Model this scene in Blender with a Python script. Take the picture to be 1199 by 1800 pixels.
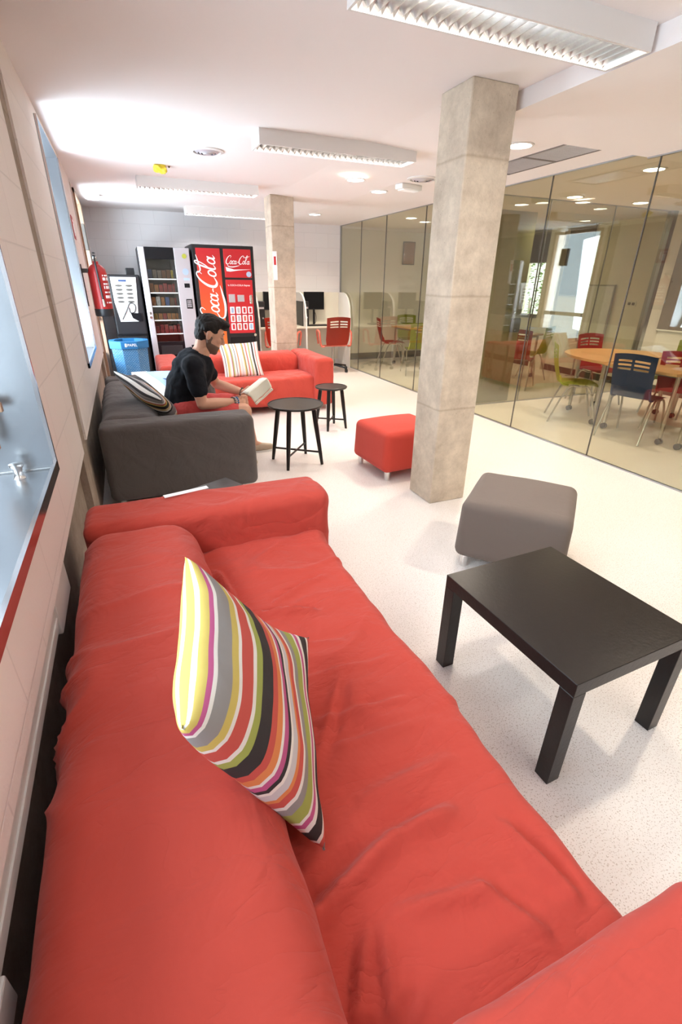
import bpy, bmesh, math, random
import numpy as np
from mathutils import Vector, Matrix, noise
random.seed(7); PI = math.pi
for o in list(bpy.data.objects): bpy.data.objects.remove(o)
S = bpy.context.scene; C = S.collection

# ------------------------------------------------------------------ camera, world, exposure
cd = bpy.data.cameras.new('camera'); cam = bpy.data.objects.new('camera', cd); C.objects.link(cam)
R = Matrix(((0.9202482, 0.16144705, -0.35648016), (-0.39115431, 0.40717281, -0.82535363), (0.01189812, 0.89896894, 0.43785075)))
cam.matrix_world = Matrix.Translation((0, 0, 1.5)) @ R.to_4x4()
cd.sensor_fit = 'VERTICAL'; cd.sensor_height = 36; cd.sensor_width = 24; cd.lens = 828 / 1800 * 36
cd.clip_start = .02; S.camera = cam
S.view_settings.view_transform = 'Standard'; S.view_settings.look = 'None'; S.view_settings.gamma = 1
S.view_settings.use_curve_mapping = False; S.view_settings.exposure = 0.72
w = bpy.data.worlds.new('sky'); S.world = w; w.use_nodes = True
w.node_tree.nodes['Background'].inputs[0].default_value = (.72, .86, 1, 1)
w.node_tree.nodes['Background'].inputs[1].default_value = 3.0
LUM, DOWN, DAY = 52.0, 12.0, 48.0

def area(name, loc, direction, sx, sy, power, col=(1, 1, 1), shape='RECTANGLE', spread=PI):
    l = bpy.data.lights.new(name, 'AREA'); l.shape = shape; l.size = sx; l.size_y = sy; l.energy = power; l.color = col; l.spread = spread
    o = bpy.data.objects.new(name, l); C.objects.link(o); o.location = loc
    o.rotation_euler = Vector(direction).to_track_quat('-Z', 'Y').to_euler(); return o
area('daylight', (-.78, 4.85, 1.5), (1, 0, .45), 1.2, 1.5, DAY, (.75, .88, 1))
area('daylight', (-1.5, .7, 1.9), (1, 0, -.2), 2.2, 1.4, DAY * .9, (.85, .93, 1))

# ------------------------------------------------------------------ materials
def nodes(name):
    m = bpy.data.materials.new(name); m.use_nodes = True
    return m, m.node_tree, m.node_tree.nodes['Principled BSDF']
def mat(name, col, rough=.6, metal=0, bump=0, scale=30, var=0, vscale=6, spec=.5, emit=0, sheen=0, detail=4):
    m, t, b = nodes(name); N, L = t.nodes, t.links
    b.inputs['Base Color'].default_value = (*col, 1); b.inputs['Roughness'].default_value = rough
    b.inputs['Metallic'].default_value = metal; b.inputs['Specular IOR Level'].default_value = spec
    if sheen: b.inputs['Sheen Weight'].default_value = sheen
    if emit:
        b.inputs['Emission Color'].default_value = (*col, 1); b.inputs['Emission Strength'].default_value = emit
    tc = N.new('ShaderNodeTexCoord')
    if bump:
        n = N.new('ShaderNodeTexNoise'); n.inputs['Scale'].default_value = scale; n.inputs['Detail'].default_value = detail
        L.new(tc.outputs['Object'], n.inputs['Vector'])
        bp = N.new('ShaderNodeBump'); bp.inputs['Strength'].default_value = bump; bp.inputs['Distance'].default_value = .004
        L.new(n.outputs[0], bp.inputs['Height']); L.new(bp.outputs[0], b.inputs['Normal'])
    if var:
        n = N.new('ShaderNodeTexNoise'); n.inputs['Scale'].default_value = vscale; n.inputs['Detail'].default_value = 6
        L.new(tc.outputs['Object'], n.inputs['Vector'])
        r = N.new('ShaderNodeValToRGB'); r.color_ramp.elements[0].position = .3; r.color_ramp.elements[1].position = .7
        r.color_ramp.elements[0].color = (*[c * (1 - var) for c in col], 1); r.color_ramp.elements[1].color = (*[min(1, c * (1 + var)) for c in col], 1)
        L.new(n.outputs[0], r.inputs[0]); L.new(r.outputs[0], b.inputs['Base Color'])
    return m
def concrete(name, c0, c1):
    m, t, b = nodes(name); N, L = t.nodes, t.links
    tc = N.new('ShaderNodeTexCoord')
    n = N.new('ShaderNodeTexNoise'); n.inputs['Scale'].default_value = 7; n.inputs['Detail'].default_value = 10; n.inputs['Roughness'].default_value = .7
    L.new(tc.outputs['Object'], n.inputs['Vector'])
    r = N.new('ShaderNodeValToRGB'); r.color_ramp.elements[0].position = .32; r.color_ramp.elements[1].position = .68
    r.color_ramp.elements[0].color = (*c0, 1); r.color_ramp.elements[1].color = (*c1, 1); L.new(n.outputs[0], r.inputs[0])
    v = N.new('ShaderNodeTexVoronoi'); v.inputs['Scale'].default_value = 38; L.new(tc.outputs['Object'], v.inputs['Vector'])
    r2 = N.new('ShaderNodeValToRGB'); r2.color_ramp.elements[0].position = .03; r2.color_ramp.elements[1].position = .12
    r2.color_ramp.elements[0].color = (.35, .3, .24, 1); r2.color_ramp.elements[1].color = (1, 1, 1, 1); L.new(v.outputs['Distance'], r2.inputs[0])
    # pits only in patches
    n2 = N.new('ShaderNodeTexNoise'); n2.inputs['Scale'].default_value = 4; L.new(tc.outputs['Object'], n2.inputs['Vector'])
    r3 = N.new('ShaderNodeValToRGB'); r3.color_ramp.elements[0].position = .5; r3.color_ramp.elements[1].position = .62; L.new(n2.outputs[0], r3.inputs[0])
    mx = N.new('ShaderNodeMix'); mx.data_type = 'RGBA'; mx.blend_type = 'MULTIPLY'
    L.new(r3.outputs[0], mx.inputs[0]); L.new(r.outputs[0], mx.inputs[6]); L.new(r2.outputs[0], mx.inputs[7])
    # pour lines
    sx = N.new('ShaderNodeSeparateXYZ'); L.new(tc.outputs['Object'], sx.inputs[0])
    wv = N.new('ShaderNodeMath'); wv.operation = 'PINGPONG'; wv.inputs[1].default_value = .36
    ad = N.new('ShaderNodeMath'); ad.operation = 'MULTIPLY_ADD'; ad.inputs[1].default_value = .02; L.new(n.outputs[0], ad.inputs[0]); L.new(sx.outputs[2], ad.inputs[2])
    L.new(ad.outputs[0], wv.inputs[0])
    r4 = N.new('ShaderNodeValToRGB'); r4.color_ramp.elements[0].position = 0; r4.color_ramp.elements[1].position = .012
    r4.color_ramp.elements[0].color = (.62, .55, .48, 1); r4.color_ramp.elements[1].color = (1, 1, 1, 1); L.new(wv.outputs[0], r4.inputs[0])
    m2 = N.new('ShaderNodeMix'); m2.data_type = 'RGBA'; m2.blend_type = 'MULTIPLY'; m2.inputs[0].default_value = .6
    L.new(mx.outputs[2], m2.inputs[6]); L.new(r4.outputs[0], m2.inputs[7]); L.new(m2.outputs[2], b.inputs['Base Color'])
    n3 = N.new('ShaderNodeTexNoise'); n3.inputs['Scale'].default_value = 60; n3.inputs['Detail'].default_value = 8; L.new(tc.outputs['Object'], n3.inputs['Vector'])
    bp = N.new('ShaderNodeBump'); bp.inputs['Strength'].default_value = .5; bp.inputs['Distance'].default_value = .006
    L.new(n3.outputs[0], bp.inputs['Height']); L.new(bp.outputs[0], b.inputs['Normal']); b.inputs['Roughness'].default_value = .85
    return m
def block_wall(name, col, ax):
    m, t, b = nodes(name); N, L = t.nodes, t.links
    tc = N.new('ShaderNodeTexCoord'); sp = N.new('ShaderNodeSeparateXYZ'); L.new(tc.outputs['Object'], sp.inputs[0])
    cb = N.new('ShaderNodeCombineXYZ'); L.new(sp.outputs[ax], cb.inputs[0]); L.new(sp.outputs[2], cb.inputs[1])
    br = N.new('ShaderNodeTexBrick'); br.inputs['Scale'].default_value = 1; br.inputs['Brick Width'].default_value = .46; br.inputs['Row Height'].default_value = .23
    br.inputs['Mortar Size'].default_value = .0035; br.inputs['Mortar Smooth'].default_value = .4
    br.inputs['Color1'].default_value = (*col, 1); br.inputs['Color2'].default_value = (*[c * .97 for c in col], 1); br.inputs['Mortar'].default_value = (*[c * .88 for c in col], 1)
    L.new(cb.outputs[0], br.inputs['Vector']); L.new(br.outputs['Color'], b.inputs['Base Color'])
    n = N.new('ShaderNodeTexNoise'); n.inputs['Scale'].default_value = 90; n.inputs['Detail'].default_value = 5; L.new(tc.outputs['Object'], n.inputs['Vector'])
    mm = N.new('ShaderNodeMath'); mm.operation = 'MULTIPLY_ADD'; mm.inputs[1].default_value = -2.5; L.new(br.outputs['Fac'], mm.inputs[0]); L.new(n.outputs[0], mm.inputs[2])
    bp = N.new('ShaderNodeBump'); bp.inputs['Strength'].default_value = .35; bp.inputs['Distance'].default_value = .003
    L.new(mm.outputs[0], bp.inputs['Height']); L.new(bp.outputs[0], b.inputs['Normal']); b.inputs['Roughness'].default_value = .75
    return m
def floor_mat():
    m, t, b = nodes('speckled_vinyl'); N, L = t.nodes, t.links
    tc = N.new('ShaderNodeTexCoord')
    def layer(scale, lo, hi):
        v = N.new('ShaderNodeTexNoise'); v.inputs['Scale'].default_value = scale; v.inputs['Detail'].default_value = 2; L.new(tc.outputs['Object'], v.inputs['Vector'])
        r = N.new('ShaderNodeValToRGB'); r.color_ramp.elements[0].position = lo; r.color_ramp.elements[1].position = hi; L.new(v.outputs[0], r.inputs[0]); return r
    a = layer(210, .60, .66); c = layer(130, .62, .68)
    m1 = N.new('ShaderNodeMix'); m1.data_type = 'RGBA'; m1.inputs[6].default_value = (.88, .825, .785, 1); m1.inputs[7].default_value = (.50, .40, .34, 1); L.new(a.outputs[0], m1.inputs[0])
    m2 = N.new('ShaderNodeMix'); m2.data_type = 'RGBA'; m2.inputs[7].default_value = (.62, .54, .48, 1); L.new(m1.outputs[2], m2.inputs[6]); L.new(c.outputs[0], m2.inputs[0])
    L.new(m2.outputs[2], b.inputs['Base Color']); b.inputs['Roughness'].default_value = .3; b.inputs['Specular IOR Level'].default_value = .35
    n = N.new('ShaderNodeTexNoise'); n.inputs['Scale'].default_value = 2.2; n.inputs['Detail'].default_value = 5; L.new(tc.outputs['Object'], n.inputs['Vector'])
    r = N.new('ShaderNodeMapRange'); r.inputs[3].default_value = .26; r.inputs[4].default_value = .42; L.new(n.outputs[0], r.inputs[0]); L.new(r.outputs[0], b.inputs['Roughness'])
    return m
def glass_mat(name, tint, refl=1.0):
    m = bpy.data.materials.new(name); m.use_nodes = True; t = m.node_tree; N, L = t.nodes, t.links; N.clear()
    out = N.new('ShaderNodeOutputMaterial'); mx = N.new('ShaderNodeMixShader'); tr = N.new('ShaderNodeBsdfTransparent'); gl = N.new('ShaderNodeBsdfGlossy')
    tr.inputs[0].default_value = (*tint, 1); gl.inputs['Roughness'].default_value = 0.0; gl.inputs[0].default_value = (.95, .97, .95, 1)
    fr = N.new('ShaderNodeFresnel'); ge = N.new('ShaderNodeNewGeometry'); mr = N.new('ShaderNodeMapRange')   # same reflectance on both faces of the pane
    mr.inputs[3].default_value = 1.5; mr.inputs[4].default_value = 1 / 1.5; L.new(ge.outputs['Backfacing'], mr.inputs[0]); L.new(mr.outputs[0], fr.inputs[0])
    mu = N.new('ShaderNodeMath'); mu.operation = 'MULTIPLY'; mu.inputs[1].default_value = refl; mu.use_clamp = True
    L.new(fr.outputs[0], mu.inputs[0]); L.new(mu.outputs[0], mx.inputs[0]); L.new(tr.outputs[0], mx.inputs[1]); L.new(gl.outputs[0], mx.inputs[2]); L.new(mx.outputs[0], out.inputs[0])
    return m
def stripe_mat(name, cols, ws, repeat=1.0):
    m, t, b = nodes(name); N, L = t.nodes, t.links
    uv = N.new('ShaderNodeUVMap'); sp = N.new('ShaderNodeSeparateXYZ'); L.new(uv.outputs[0], sp.inputs[0])
    mu = N.new('ShaderNodeMath'); mu.operation = 'MULTIPLY'; mu.inputs[1].default_value = repeat; L.new(sp.outputs[0], mu.inputs[0])
    fr = N.new('ShaderNodeMath'); fr.operation = 'FRACT'; L.new(mu.outputs[0], fr.inputs[0])
    r = N.new('ShaderNodeValToRGB'); r.color_ramp.interpolation = 'CONSTANT'; L.new(fr.outputs[0], r.inputs[0])
    tot = sum(ws); p = 0; el = r.color_ramp.elements
    for i, (c, q) in enumerate(zip(cols, ws)):
        e = el[0] if i == 0 else (el[1] if i == 1 else el.new(p / tot))
        e.position = p / tot; e.color = (*PAL[c], 1); p += q
    L.new(r.outputs[0], b.inputs['Base Color']); b.inputs['Roughness'].default_value = .85
    n = N.new('ShaderNodeTexNoise'); n.inputs['Scale'].default_value = 14; tc = N.new('ShaderNodeTexCoord'); L.new(tc.outputs['Object'], n.inputs['Vector'])
    bp = N.new('ShaderNodeBump'); bp.inputs['Strength'].default_value = .5; bp.inputs['Distance'].default_value = .01
    L.new(n.outputs[0], bp.inputs['Height']); L.new(bp.outputs[0], b.inputs['Normal'])
    return m
PAL = dict(w=(.82, .78, .72), k=(.035, .03, .03), g=(.30, .28, .27), l=(.60, .57, .58), r=(.58, .09, .07), o=(.72, .24, .08), y=(.62, .48, .12), v=(.36, .40, .09), p=(.52, .10, .25), c=(.78, .58, .30))
SEQ = 'g r w k w p w v g w r o l w k p w o r k v w r w y g w p y w y'
WS = [2, 1.6, 1, 3, 1.2, 1.2, .8, 2.6, 1.8, .8, 1.6, .8, 1.6, .8, .9, 1.2, .6, 1.6, 1.6, 3.2, 1.6, .8, 2.6, .8, 1.3, 2.8, .8, .8, 1.5, 1.0, .9]
def fabric(name, col, sheen=.15, wr=.35):
    m, t, b = nodes(name); N, L = t.nodes, t.links
    tc = N.new('ShaderNodeTexCoord')
    n = N.new('ShaderNodeTexNoise'); n.inputs['Scale'].default_value = 260; n.inputs['Detail'].default_value = 2; L.new(tc.outputs['Object'], n.inputs['Vector'])
    n2 = N.new('ShaderNodeTexNoise'); n2.inputs['Scale'].default_value = 5; n2.inputs['Detail'].default_value = 3; n2.inputs['Distortion'].default_value = 1.2; L.new(tc.outputs['Object'], n2.inputs['Vector'])
    b1 = N.new('ShaderNodeBump'); b1.inputs['Strength'].default_value = .12; b1.inputs['Distance'].default_value = .001; L.new(n.outputs[0], b1.inputs['Height'])
    b2 = N.new('ShaderNodeBump'); b2.inputs['Strength'].default_value = wr; b2.inputs['Distance'].default_value = .02; L.new(n2.outputs[0], b2.inputs['Height']); L.new(b1.outputs[0], b2.inputs['Normal'])
    L.new(b2.outputs[0], b.inputs['Normal'])
    n3 = N.new('ShaderNodeTexNoise'); n3.inputs['Scale'].default_value = 6.5; n3.inputs['Detail'].default_value = 4; n3.inputs['Distortion'].default_value = .6
    mp = N.new('ShaderNodeMapping'); mp.inputs['Rotation'].default_value = (0, 0, .5); mp.inputs['Scale'].default_value = (.55, 1.3, .8); L.new(tc.outputs['Object'], mp.inputs[0]); L.new(mp.outputs[0], n3.inputs['Vector'])
    q1 = N.new('ShaderNodeMath'); q1.operation = 'SUBTRACT'; q1.inputs[1].default_value = .5; L.new(n3.outputs[0], q1.inputs[0])
    q2 = N.new('ShaderNodeMath'); q2.operation = 'ABSOLUTE'; L.new(q1.outputs[0], q2.inputs[0])
    q3 = N.new('ShaderNodeMath'); q3.operation = 'POWER'; q3.inputs[1].default_value = .6; L.new(q2.outputs[0], q3.inputs[0])
    b3 = N.new('ShaderNodeBump'); b3.inputs['Strength'].default_value = wr * .9; b3.inputs['Distance'].default_value = .012; L.new(q3.outputs[0], b3.inputs['Height']); L.new(b2.outputs[0], b3.inputs['Normal'])
    L.new(b3.outputs[0], b.inputs['Normal'])
    b.inputs['Base Color'].default_value = (*col, 1); b.inputs['Roughness'].default_value = .9; b.inputs['Specular IOR Level'].default_value = .2
    b.inputs['Sheen Weight'].default_value = sheen
    return m
M = dict(
 ceil=mat('ceiling_paint', (.87, .81, .795), .8, bump=.1, scale=60),
 blockL=block_wall('painted_blockwork_left', (.89, .81, .765), 1), blockB=block_wall('painted_blockwork_back', (.88, .85, .86), 0),
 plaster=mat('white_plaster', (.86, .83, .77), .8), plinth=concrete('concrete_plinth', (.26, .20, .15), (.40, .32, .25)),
 conc=concrete('board_concrete', (.46, .37, .28), (.70, .59, .46)), floor=floor_mat(),
 glass=glass_mat('partition_glass', (.87, .86, .77), 1.5), wglass=glass_mat('window_glass', (.95, .97, .97), 1.0),
 frost=mat('frosted_door', (.42, .44, .36), .35),
 steel=mat('brushed_steel', (.42, .43, .45), .3, 1, bump=.1, scale=18), steel_lip=mat('polished_steel', (.60, .55, .54), .18, 1),
 alu=mat('louvre_aluminium', (.62, .61, .60), .22, 1), chrome=mat('chrome', (.75, .74, .72), .2, 1), chair_steel=mat('satin_steel_tube', (.50, .47, .43), .3, 1),
 red=fabric('red_cotton', (.52, .066, .045), .12, .7), grey=fabric('grey_wool', (.115, .098, .092), .12, .6), greyott=fabric('taupe_felt', (.165, .13, .11), .1, .15), redott=fabric('red_felt', (.54, .06, .04), .1, .1),
 blackwood=mat('black_brown_wood', (.013, .009, .008), .30, bump=.15, scale=70, spec=.35), black=mat('black_plastic', (.015, .014, .016), .4), black_gloss=mat('black_gloss', (.008, .008, .010), .25, spec=.3),
 darkbase=mat('dark_skirting', (.10, .08, .07), .5), white=mat('white_enamel', (.78, .745, .72), .4), whitep=mat('white_plastic', (.84, .83, .80), .45), ivory=mat('ivory_laminate', (.80, .76, .65), .45),
 silver=mat('silver_panel', (.56, .53, .56), .4, .3), lum=mat('lamp_tube', (1, .97, .93), emit=LUM), lum2=mat('lamp_tube_cool', (1, .97, .96), emit=LUM * 1.7), downl=mat('downlight_lens', (1, .95, .86), emit=DOWN),
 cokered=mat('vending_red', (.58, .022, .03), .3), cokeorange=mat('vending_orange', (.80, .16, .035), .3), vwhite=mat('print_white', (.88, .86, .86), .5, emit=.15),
 orange=mat('coral_plastic', (.66, .15, .10), .4), redp=mat('red_plastic', (.42, .028, .03), .35), lime=mat('lime_plastic', (.42, .46, .06), .4), blue=mat('blue_plastic', (.025, .06, .17), .35),
 wood=mat('beech_top', (.62, .36, .16), .3, var=.1, vscale=3), binblue=mat('bin_blue', (.015, .15, .36), .5), ext=mat('extinguisher_red', (.42, .018, .018), .3), yellow=mat('yellow_paper', (.80, .62, .05), .6),
 skin=mat('skin', (.60, .33, .225), .5, spec=.35), hair=mat('dark_hair', (.010, .007, .006), .6, bump=1, scale=120, spec=.25), beard=mat('stubble', (.15, .085, .06), .8, bump=.6, scale=200),
 tee=fabric('black_cotton', (.012, .013, .017), .0, .7), shorts=fabric('coral_shorts_cotton', (.55, .075, .07), .1, .6), paper=mat('paper', (.90, .88, .76), .7), canvas=mat('beige_canvas', (.50, .40, .30), .8),
 blind=mat('grey_blind', (.22, .19, .18), .8), dark=mat('dark_panel', (.09, .08, .07), .6), leaf=mat('leaves', (.13, .27, .04), .6, var=.6, vscale=14), board=mat('whiteboard', (.78, .80, .84), .2),
 doorblue=mat('pale_blue_door', (.50, .58, .62), .35), timber=mat('brown_trim', (.36, .22, .14), .6), trunk=mat('trunking_white', (.74, .70, .66), .4),
 lightblue=mat('pale_blue_print', (.42, .55, .74), .6), denim=mat('deep_blue_print', (.04, .09, .22), .6))
M['stripe'] = stripe_mat('striped_cotton', SEQ.split(), WS, 1.0)
M['stripe3'] = stripe_mat('dull_striped_cotton', 'w r g k y w k c r w k o y c w g k w c k y r w g k w'.split(), [2, .7, 2, 1, 1, 1, 2, 1.2, .7, 1, 1.4, .8, 1, 2, .8, 3.5, 1, 1, 1.2, 2, 1, .8, 1, 2, 1.4, 1], 1.0)
M['stripe2'] = stripe_mat('fine_striped_cotton', 'w k w y c w p v w k w o w l w y k w r w v w k w r w l w'.split(), [3, .6, 1.5, 1, 1, 2, .6, 1, 2, .5, 1.8, .8, 2, .6, 2, 1, .5, 2, .8, 2, 1, 2, 1.5, 1.5, .7, 2, .7, 2.4], 1.0)

# ------------------------------------------------------------------ helpers
def link_mesh(name, me, m, parent=None):
    o = bpy.data.objects.new(name, me); C.objects.link(o)
    if m is not None:
        for k in (m if isinstance(m, (list, tuple)) else [m]): me.materials.append(M[k])
    if parent is not None: o.parent = parent
    return o
def obj(name, bm, m, parent=None, smooth=False):
    me = bpy.data.meshes.new(name); bmesh.ops.recalc_face_normals(bm, faces=bm.faces); bm.to_mesh(me); bm.free()
    if smooth:
        me.polygons.foreach_set('use_smooth', [True] * len(me.polygons))
        try: me.set_sharp_from_angle(angle=math.radians(38))
        except Exception: pass
    return link_mesh(name, me, m, parent)
def thing(name, label, cat, loc=(0, 0, 0), rz=0, group=None):
    o = bpy.data.objects.new(name, None); o.empty_display_size = .1; C.objects.link(o); o.location = loc; o.rotation_euler = (0, 0, rz)
    return tag(o, label, cat, group)
def tag(o, label, cat, group=None, kind=None):
    o['label'] = label; o['category'] = cat
    if group: o['group'] = group
    if kind: o['kind'] = kind
    return o
def struct(name, bm, m, parent=None, label=None):
    o = obj(name, bm, m, parent)
    if parent is None: o['kind'] = 'structure'
    if label: o['label'] = label
    return o
def dup(root, loc, rz, label, group=None, mats=None):
    r = root.copy(); C.objects.link(r); r.location = loc; r.rotation_euler = (0, 0, rz); r['label'] = label
    if group: r['group'] = group
    for ch in list(root.children):
        c = ch.copy(); C.objects.link(c); c.parent = r
        if mats and ch.type == 'MESH' and ch.data.materials[0].name in mats:
            c.data = ch.data.copy(); c.data.materials[0] = M[mats[ch.data.materials[0].name]]
        for g in list(ch.children):
            d = g.copy(); C.objects.link(d); d.parent = c
    return r
def B(): return bmesh.new()
def box(bm, x0, y0, z0, x1, y1, z1, bev=0, seg=2, mtx=None):
    r = bmesh.ops.create_cube(bm, size=1); vs = r['verts']
    for v in vs: v.co = Vector(((x0 + x1) / 2 + v.co.x * (x1 - x0), (y0 + y1) / 2 + v.co.y * (y1 - y0), (z0 + z1) / 2 + v.co.z * (z1 - z0)))
    if bev:
        es = list({e for v in vs for e in v.link_edges})
        g = bmesh.ops.bevel(bm, geom=es, offset=bev, segments=seg, affect='EDGES', profile=.5); vs = list({v for f in g['faces'] for v in f.verts} | {v for v in vs if v.is_valid})
    if mtx:
        for v in vs: v.co = mtx @ v.co
    return vs
def cyl(bm, p0, p1, r0, r1=None, seg=16):
    r1 = r0 if r1 is None else r1; p0, p1 = Vector(p0), Vector(p1); d = p1 - p0
    q = d.to_track_quat('Z', 'Y').to_matrix().to_4x4()
    bmesh.ops.create_cone(bm, cap_ends=True, segments=seg, radius1=r0, radius2=r1, depth=d.length, matrix=Matrix.Translation((p0 + p1) / 2) @ q)
def tube(bm, pts, r, seg=8, closed=False):
    pts = [Vector(p) for p in pts]; n = len(pts); rings = []
    rr = r if isinstance(r, (list, tuple)) else [r] * n
    up = None
    for i, p in enumerate(pts):
        d = (pts[min(i + 1, n - 1)] - pts[max(i - 1, 0)]).normalized()
        if up is None: up = d.orthogonal().normalized()
        up = (up - d * up.dot(d)).normalized(); s = d.cross(up)
        rings.append([bm.verts.new(p + (up * math.cos(a) + s * math.sin(a)) * rr[i]) for a in [2 * PI * k / seg for k in range(seg)]])
    for a, b in zip(rings, rings[1:]):
        for k in range(seg): bm.faces.new((a[k], a[(k + 1) % seg], b[(k + 1) % seg], b[k]))
    bm.faces.new(rings[0][::-1]); bm.faces.new(rings[-1])
def prism(bm, poly, z0, z1, fn=None):
    fn = fn or (lambda x, y, z: (x, y, z))
    a = [bm.verts.new(fn(x, y, z0)) for x, y in poly]; b = [bm.verts.new(fn(x, y, z1)) for x, y in poly]; n = len(poly)
    bm.faces.new(a[::-1]); bm.faces.new(b)
    for k in range(n): bm.faces.new((a[k], a[(k + 1) % n], b[(k + 1) % n], b[k]))
def lathe(bm, prof, seg=32, c=(0, 0, 0)):
    rings = []
    for r, z in prof: rings.append([bm.verts.new((c[0] + r * math.cos(2 * PI * k / seg), c[1] + r * math.sin(2 * PI * k / seg), c[2] + z)) for k in range(seg)])
    for a, b in zip(rings, rings[1:]):
        for k in range(seg): bm.faces.new((a[k], a[(k + 1) % seg], b[(k + 1) % seg], b[k]))
    if prof[0][0] > 1e-5: bm.faces.new(rings[0][::-1])
    if prof[-1][0] > 1e-5: bm.faces.new(rings[-1])
def smoothpts(pts, n=8):
    P = [np.array(p, float) for p in pts]; P = [2 * P[0] - P[1]] + P + [2 * P[-1] - P[-2]]; out = []
    for i in range(1, len(P) - 2):
        for k in range(n):
            t = k / n; a, b, c, d = P[i - 1:i + 3]
            out.append(.5 * (2 * b + (c - a) * t + (2 * a - 5 * b + 4 * c - d) * t * t + (3 * b - a - 3 * c + d) * t ** 3))
    out.append(P[-2]); return [tuple(p) for p in out]
def grid_mesh(name, P, m, parent=None, thick=0, uv=None):
    """P: (nu, nv, 3) array -> smooth sheet, optionally thickened"""
    nu, nv, _ = P.shape; V = P.reshape(-1, 3).tolist()
    F = [(i * nv + j, (i + 1) * nv + j, (i + 1) * nv + j + 1, i * nv + j + 1) for i in range(nu - 1) for j in range(nv - 1)]
    me = bpy.data.meshes.new(name); me.from_pydata(V, [], F); me.update()
    if thick:
        bm = B(); bm.from_mesh(me); bmesh.ops.solidify(bm, geom=bm.faces[:], thickness=thick); bmesh.ops.recalc_face_normals(bm, faces=bm.faces); bm.to_mesh(me); bm.free()
    me.polygons.foreach_set('use_smooth', [True] * len(me.polygons))
    return link_mesh(name, me, m, parent)
def softbox(name, lo, hi, r, step, m, parent, disp=None, taper=None):
    """rounded box on a dense grid, displaced along its normals by disp(p, n)"""
    lo, hi = np.array(lo, float), np.array(hi, float); n = np.maximum(2, np.round((hi - lo) / step).astype(int)); idx = {}; V = []; NN = []; F = []
    def vid(i, j, k):
        key = (i, j, k)
        if key not in idx:
            t = np.array(key) / n; p = lo + (hi - lo) * t; q = np.clip(p, lo + r, hi - r); d = p - q; L = np.linalg.norm(d)
            d = d / L if L > 1e-9 else np.array([0, 0, 1.]); p = q + d * r
            if taper: p = np.array(taper(p))
            if disp: p = p + np.array(disp(p, d))
            idx[key] = len(V); V.append(tuple(p))
        return idx[key]
    for ax in range(3):
        a, b = [(1, 2), (2, 0), (0, 1)][ax]
        for side in (0, 1):
            for u in range(n[a]):
                for v in range(n[b]):
                    q = []
                    for du, dv in ((0, 0), (1, 0), (1, 1), (0, 1)):
                        key = [0, 0, 0]; key[ax] = n[ax] * side; key[a] = u + du; key[b] = v + dv; q.append(vid(*key))
                    F.append(q if side else q[::-1])
    me = bpy.data.meshes.new(name); me.from_pydata(V, [], F); me.update(); me.polygons.foreach_set('use_smooth', [True] * len(F))
    return link_mesh(name, me, m, parent)
def fold(p, a, b, width, amp, power=1):
    """soft ridge along the segment a-b (3D), asymmetric so it reads as a cloth fold"""
    a, b = np.array(a, float), np.array(b, float); ab = b - a; t = np.dot(p - a, ab) / np.dot(ab, ab)
    if t < -.25 or t > 1.25: return 0
    tc = min(1, max(0, t)); c = a + ab * tc; side = np.cross(ab, p - c); d = np.linalg.norm(p - c)
    if d > width * 4: return 0
    e = math.sin(PI * min(1, max(0, (t + .25) / 1.5)))
    width *= .8; amp *= 1.7; s = d / width * (1 if side[2] + side[0] * .3 > 0 else -1)
    return amp * e * (math.exp(-s * s) - .6 * math.exp(-(s - 1.3) ** 2))
def nz(p, f, seed=0): return noise.noise(Vector((p[0] * f + seed, p[1] * f + seed * 1.7, p[2] * f - seed)))
def text(name, s, size, fn_matrix, m, parent, ext=.001, sx=1):
    cu = bpy.data.curves.new(name, 'FONT'); cu.body = s; cu.size = size; cu.extrude = ext; cu.align_x = 'CENTER'; cu.align_y = 'CENTER'
    o = bpy.data.objects.new(name, cu); C.objects.link(o); dg = bpy.context.evaluated_depsgraph_get()
    me = bpy.data.meshes.new_from_object(o.evaluated_get(dg)); bpy.data.objects.remove(o)
    me.transform(fn_matrix @ Matrix.Diagonal((sx, 1, 1, 1))); me.materials.clear()
    return link_mesh(name, me, m, parent)
FACE_Y = lambda x, y, z: Matrix.Translation((x, y, z)) @ Matrix.Rotation(PI / 2, 4, 'X')     # lettering that faces -y

# ------------------------------------------------------------------ structure
XL, XG, XR, YB, YF, ZC = -.32, 3.94, 7.5, 9.3, -2.6, 2.49
bm = B(); box(bm, -.7, YF - .2, -.12, XR + .2, 10.1, 0); struct('floor', bm, 'floor', label='white speckled vinyl floor')
bm = B(); box(bm, -.7, YF - .2, ZC, XR + .2, 10.1, 2.7); box(bm, 2.27, YF, 2.40, XR, 3.2, ZC); prism(bm, [(2.0, ZC), (2.85, 2.44), (XR, 2.44), (XR, 2.60), (2.0, 2.60)], 3.2, 9.8, lambda a, b, c: (a, c, b))
struct('ceiling', bm, 'ceil', label='white plaster ceiling, lower on the right')
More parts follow.
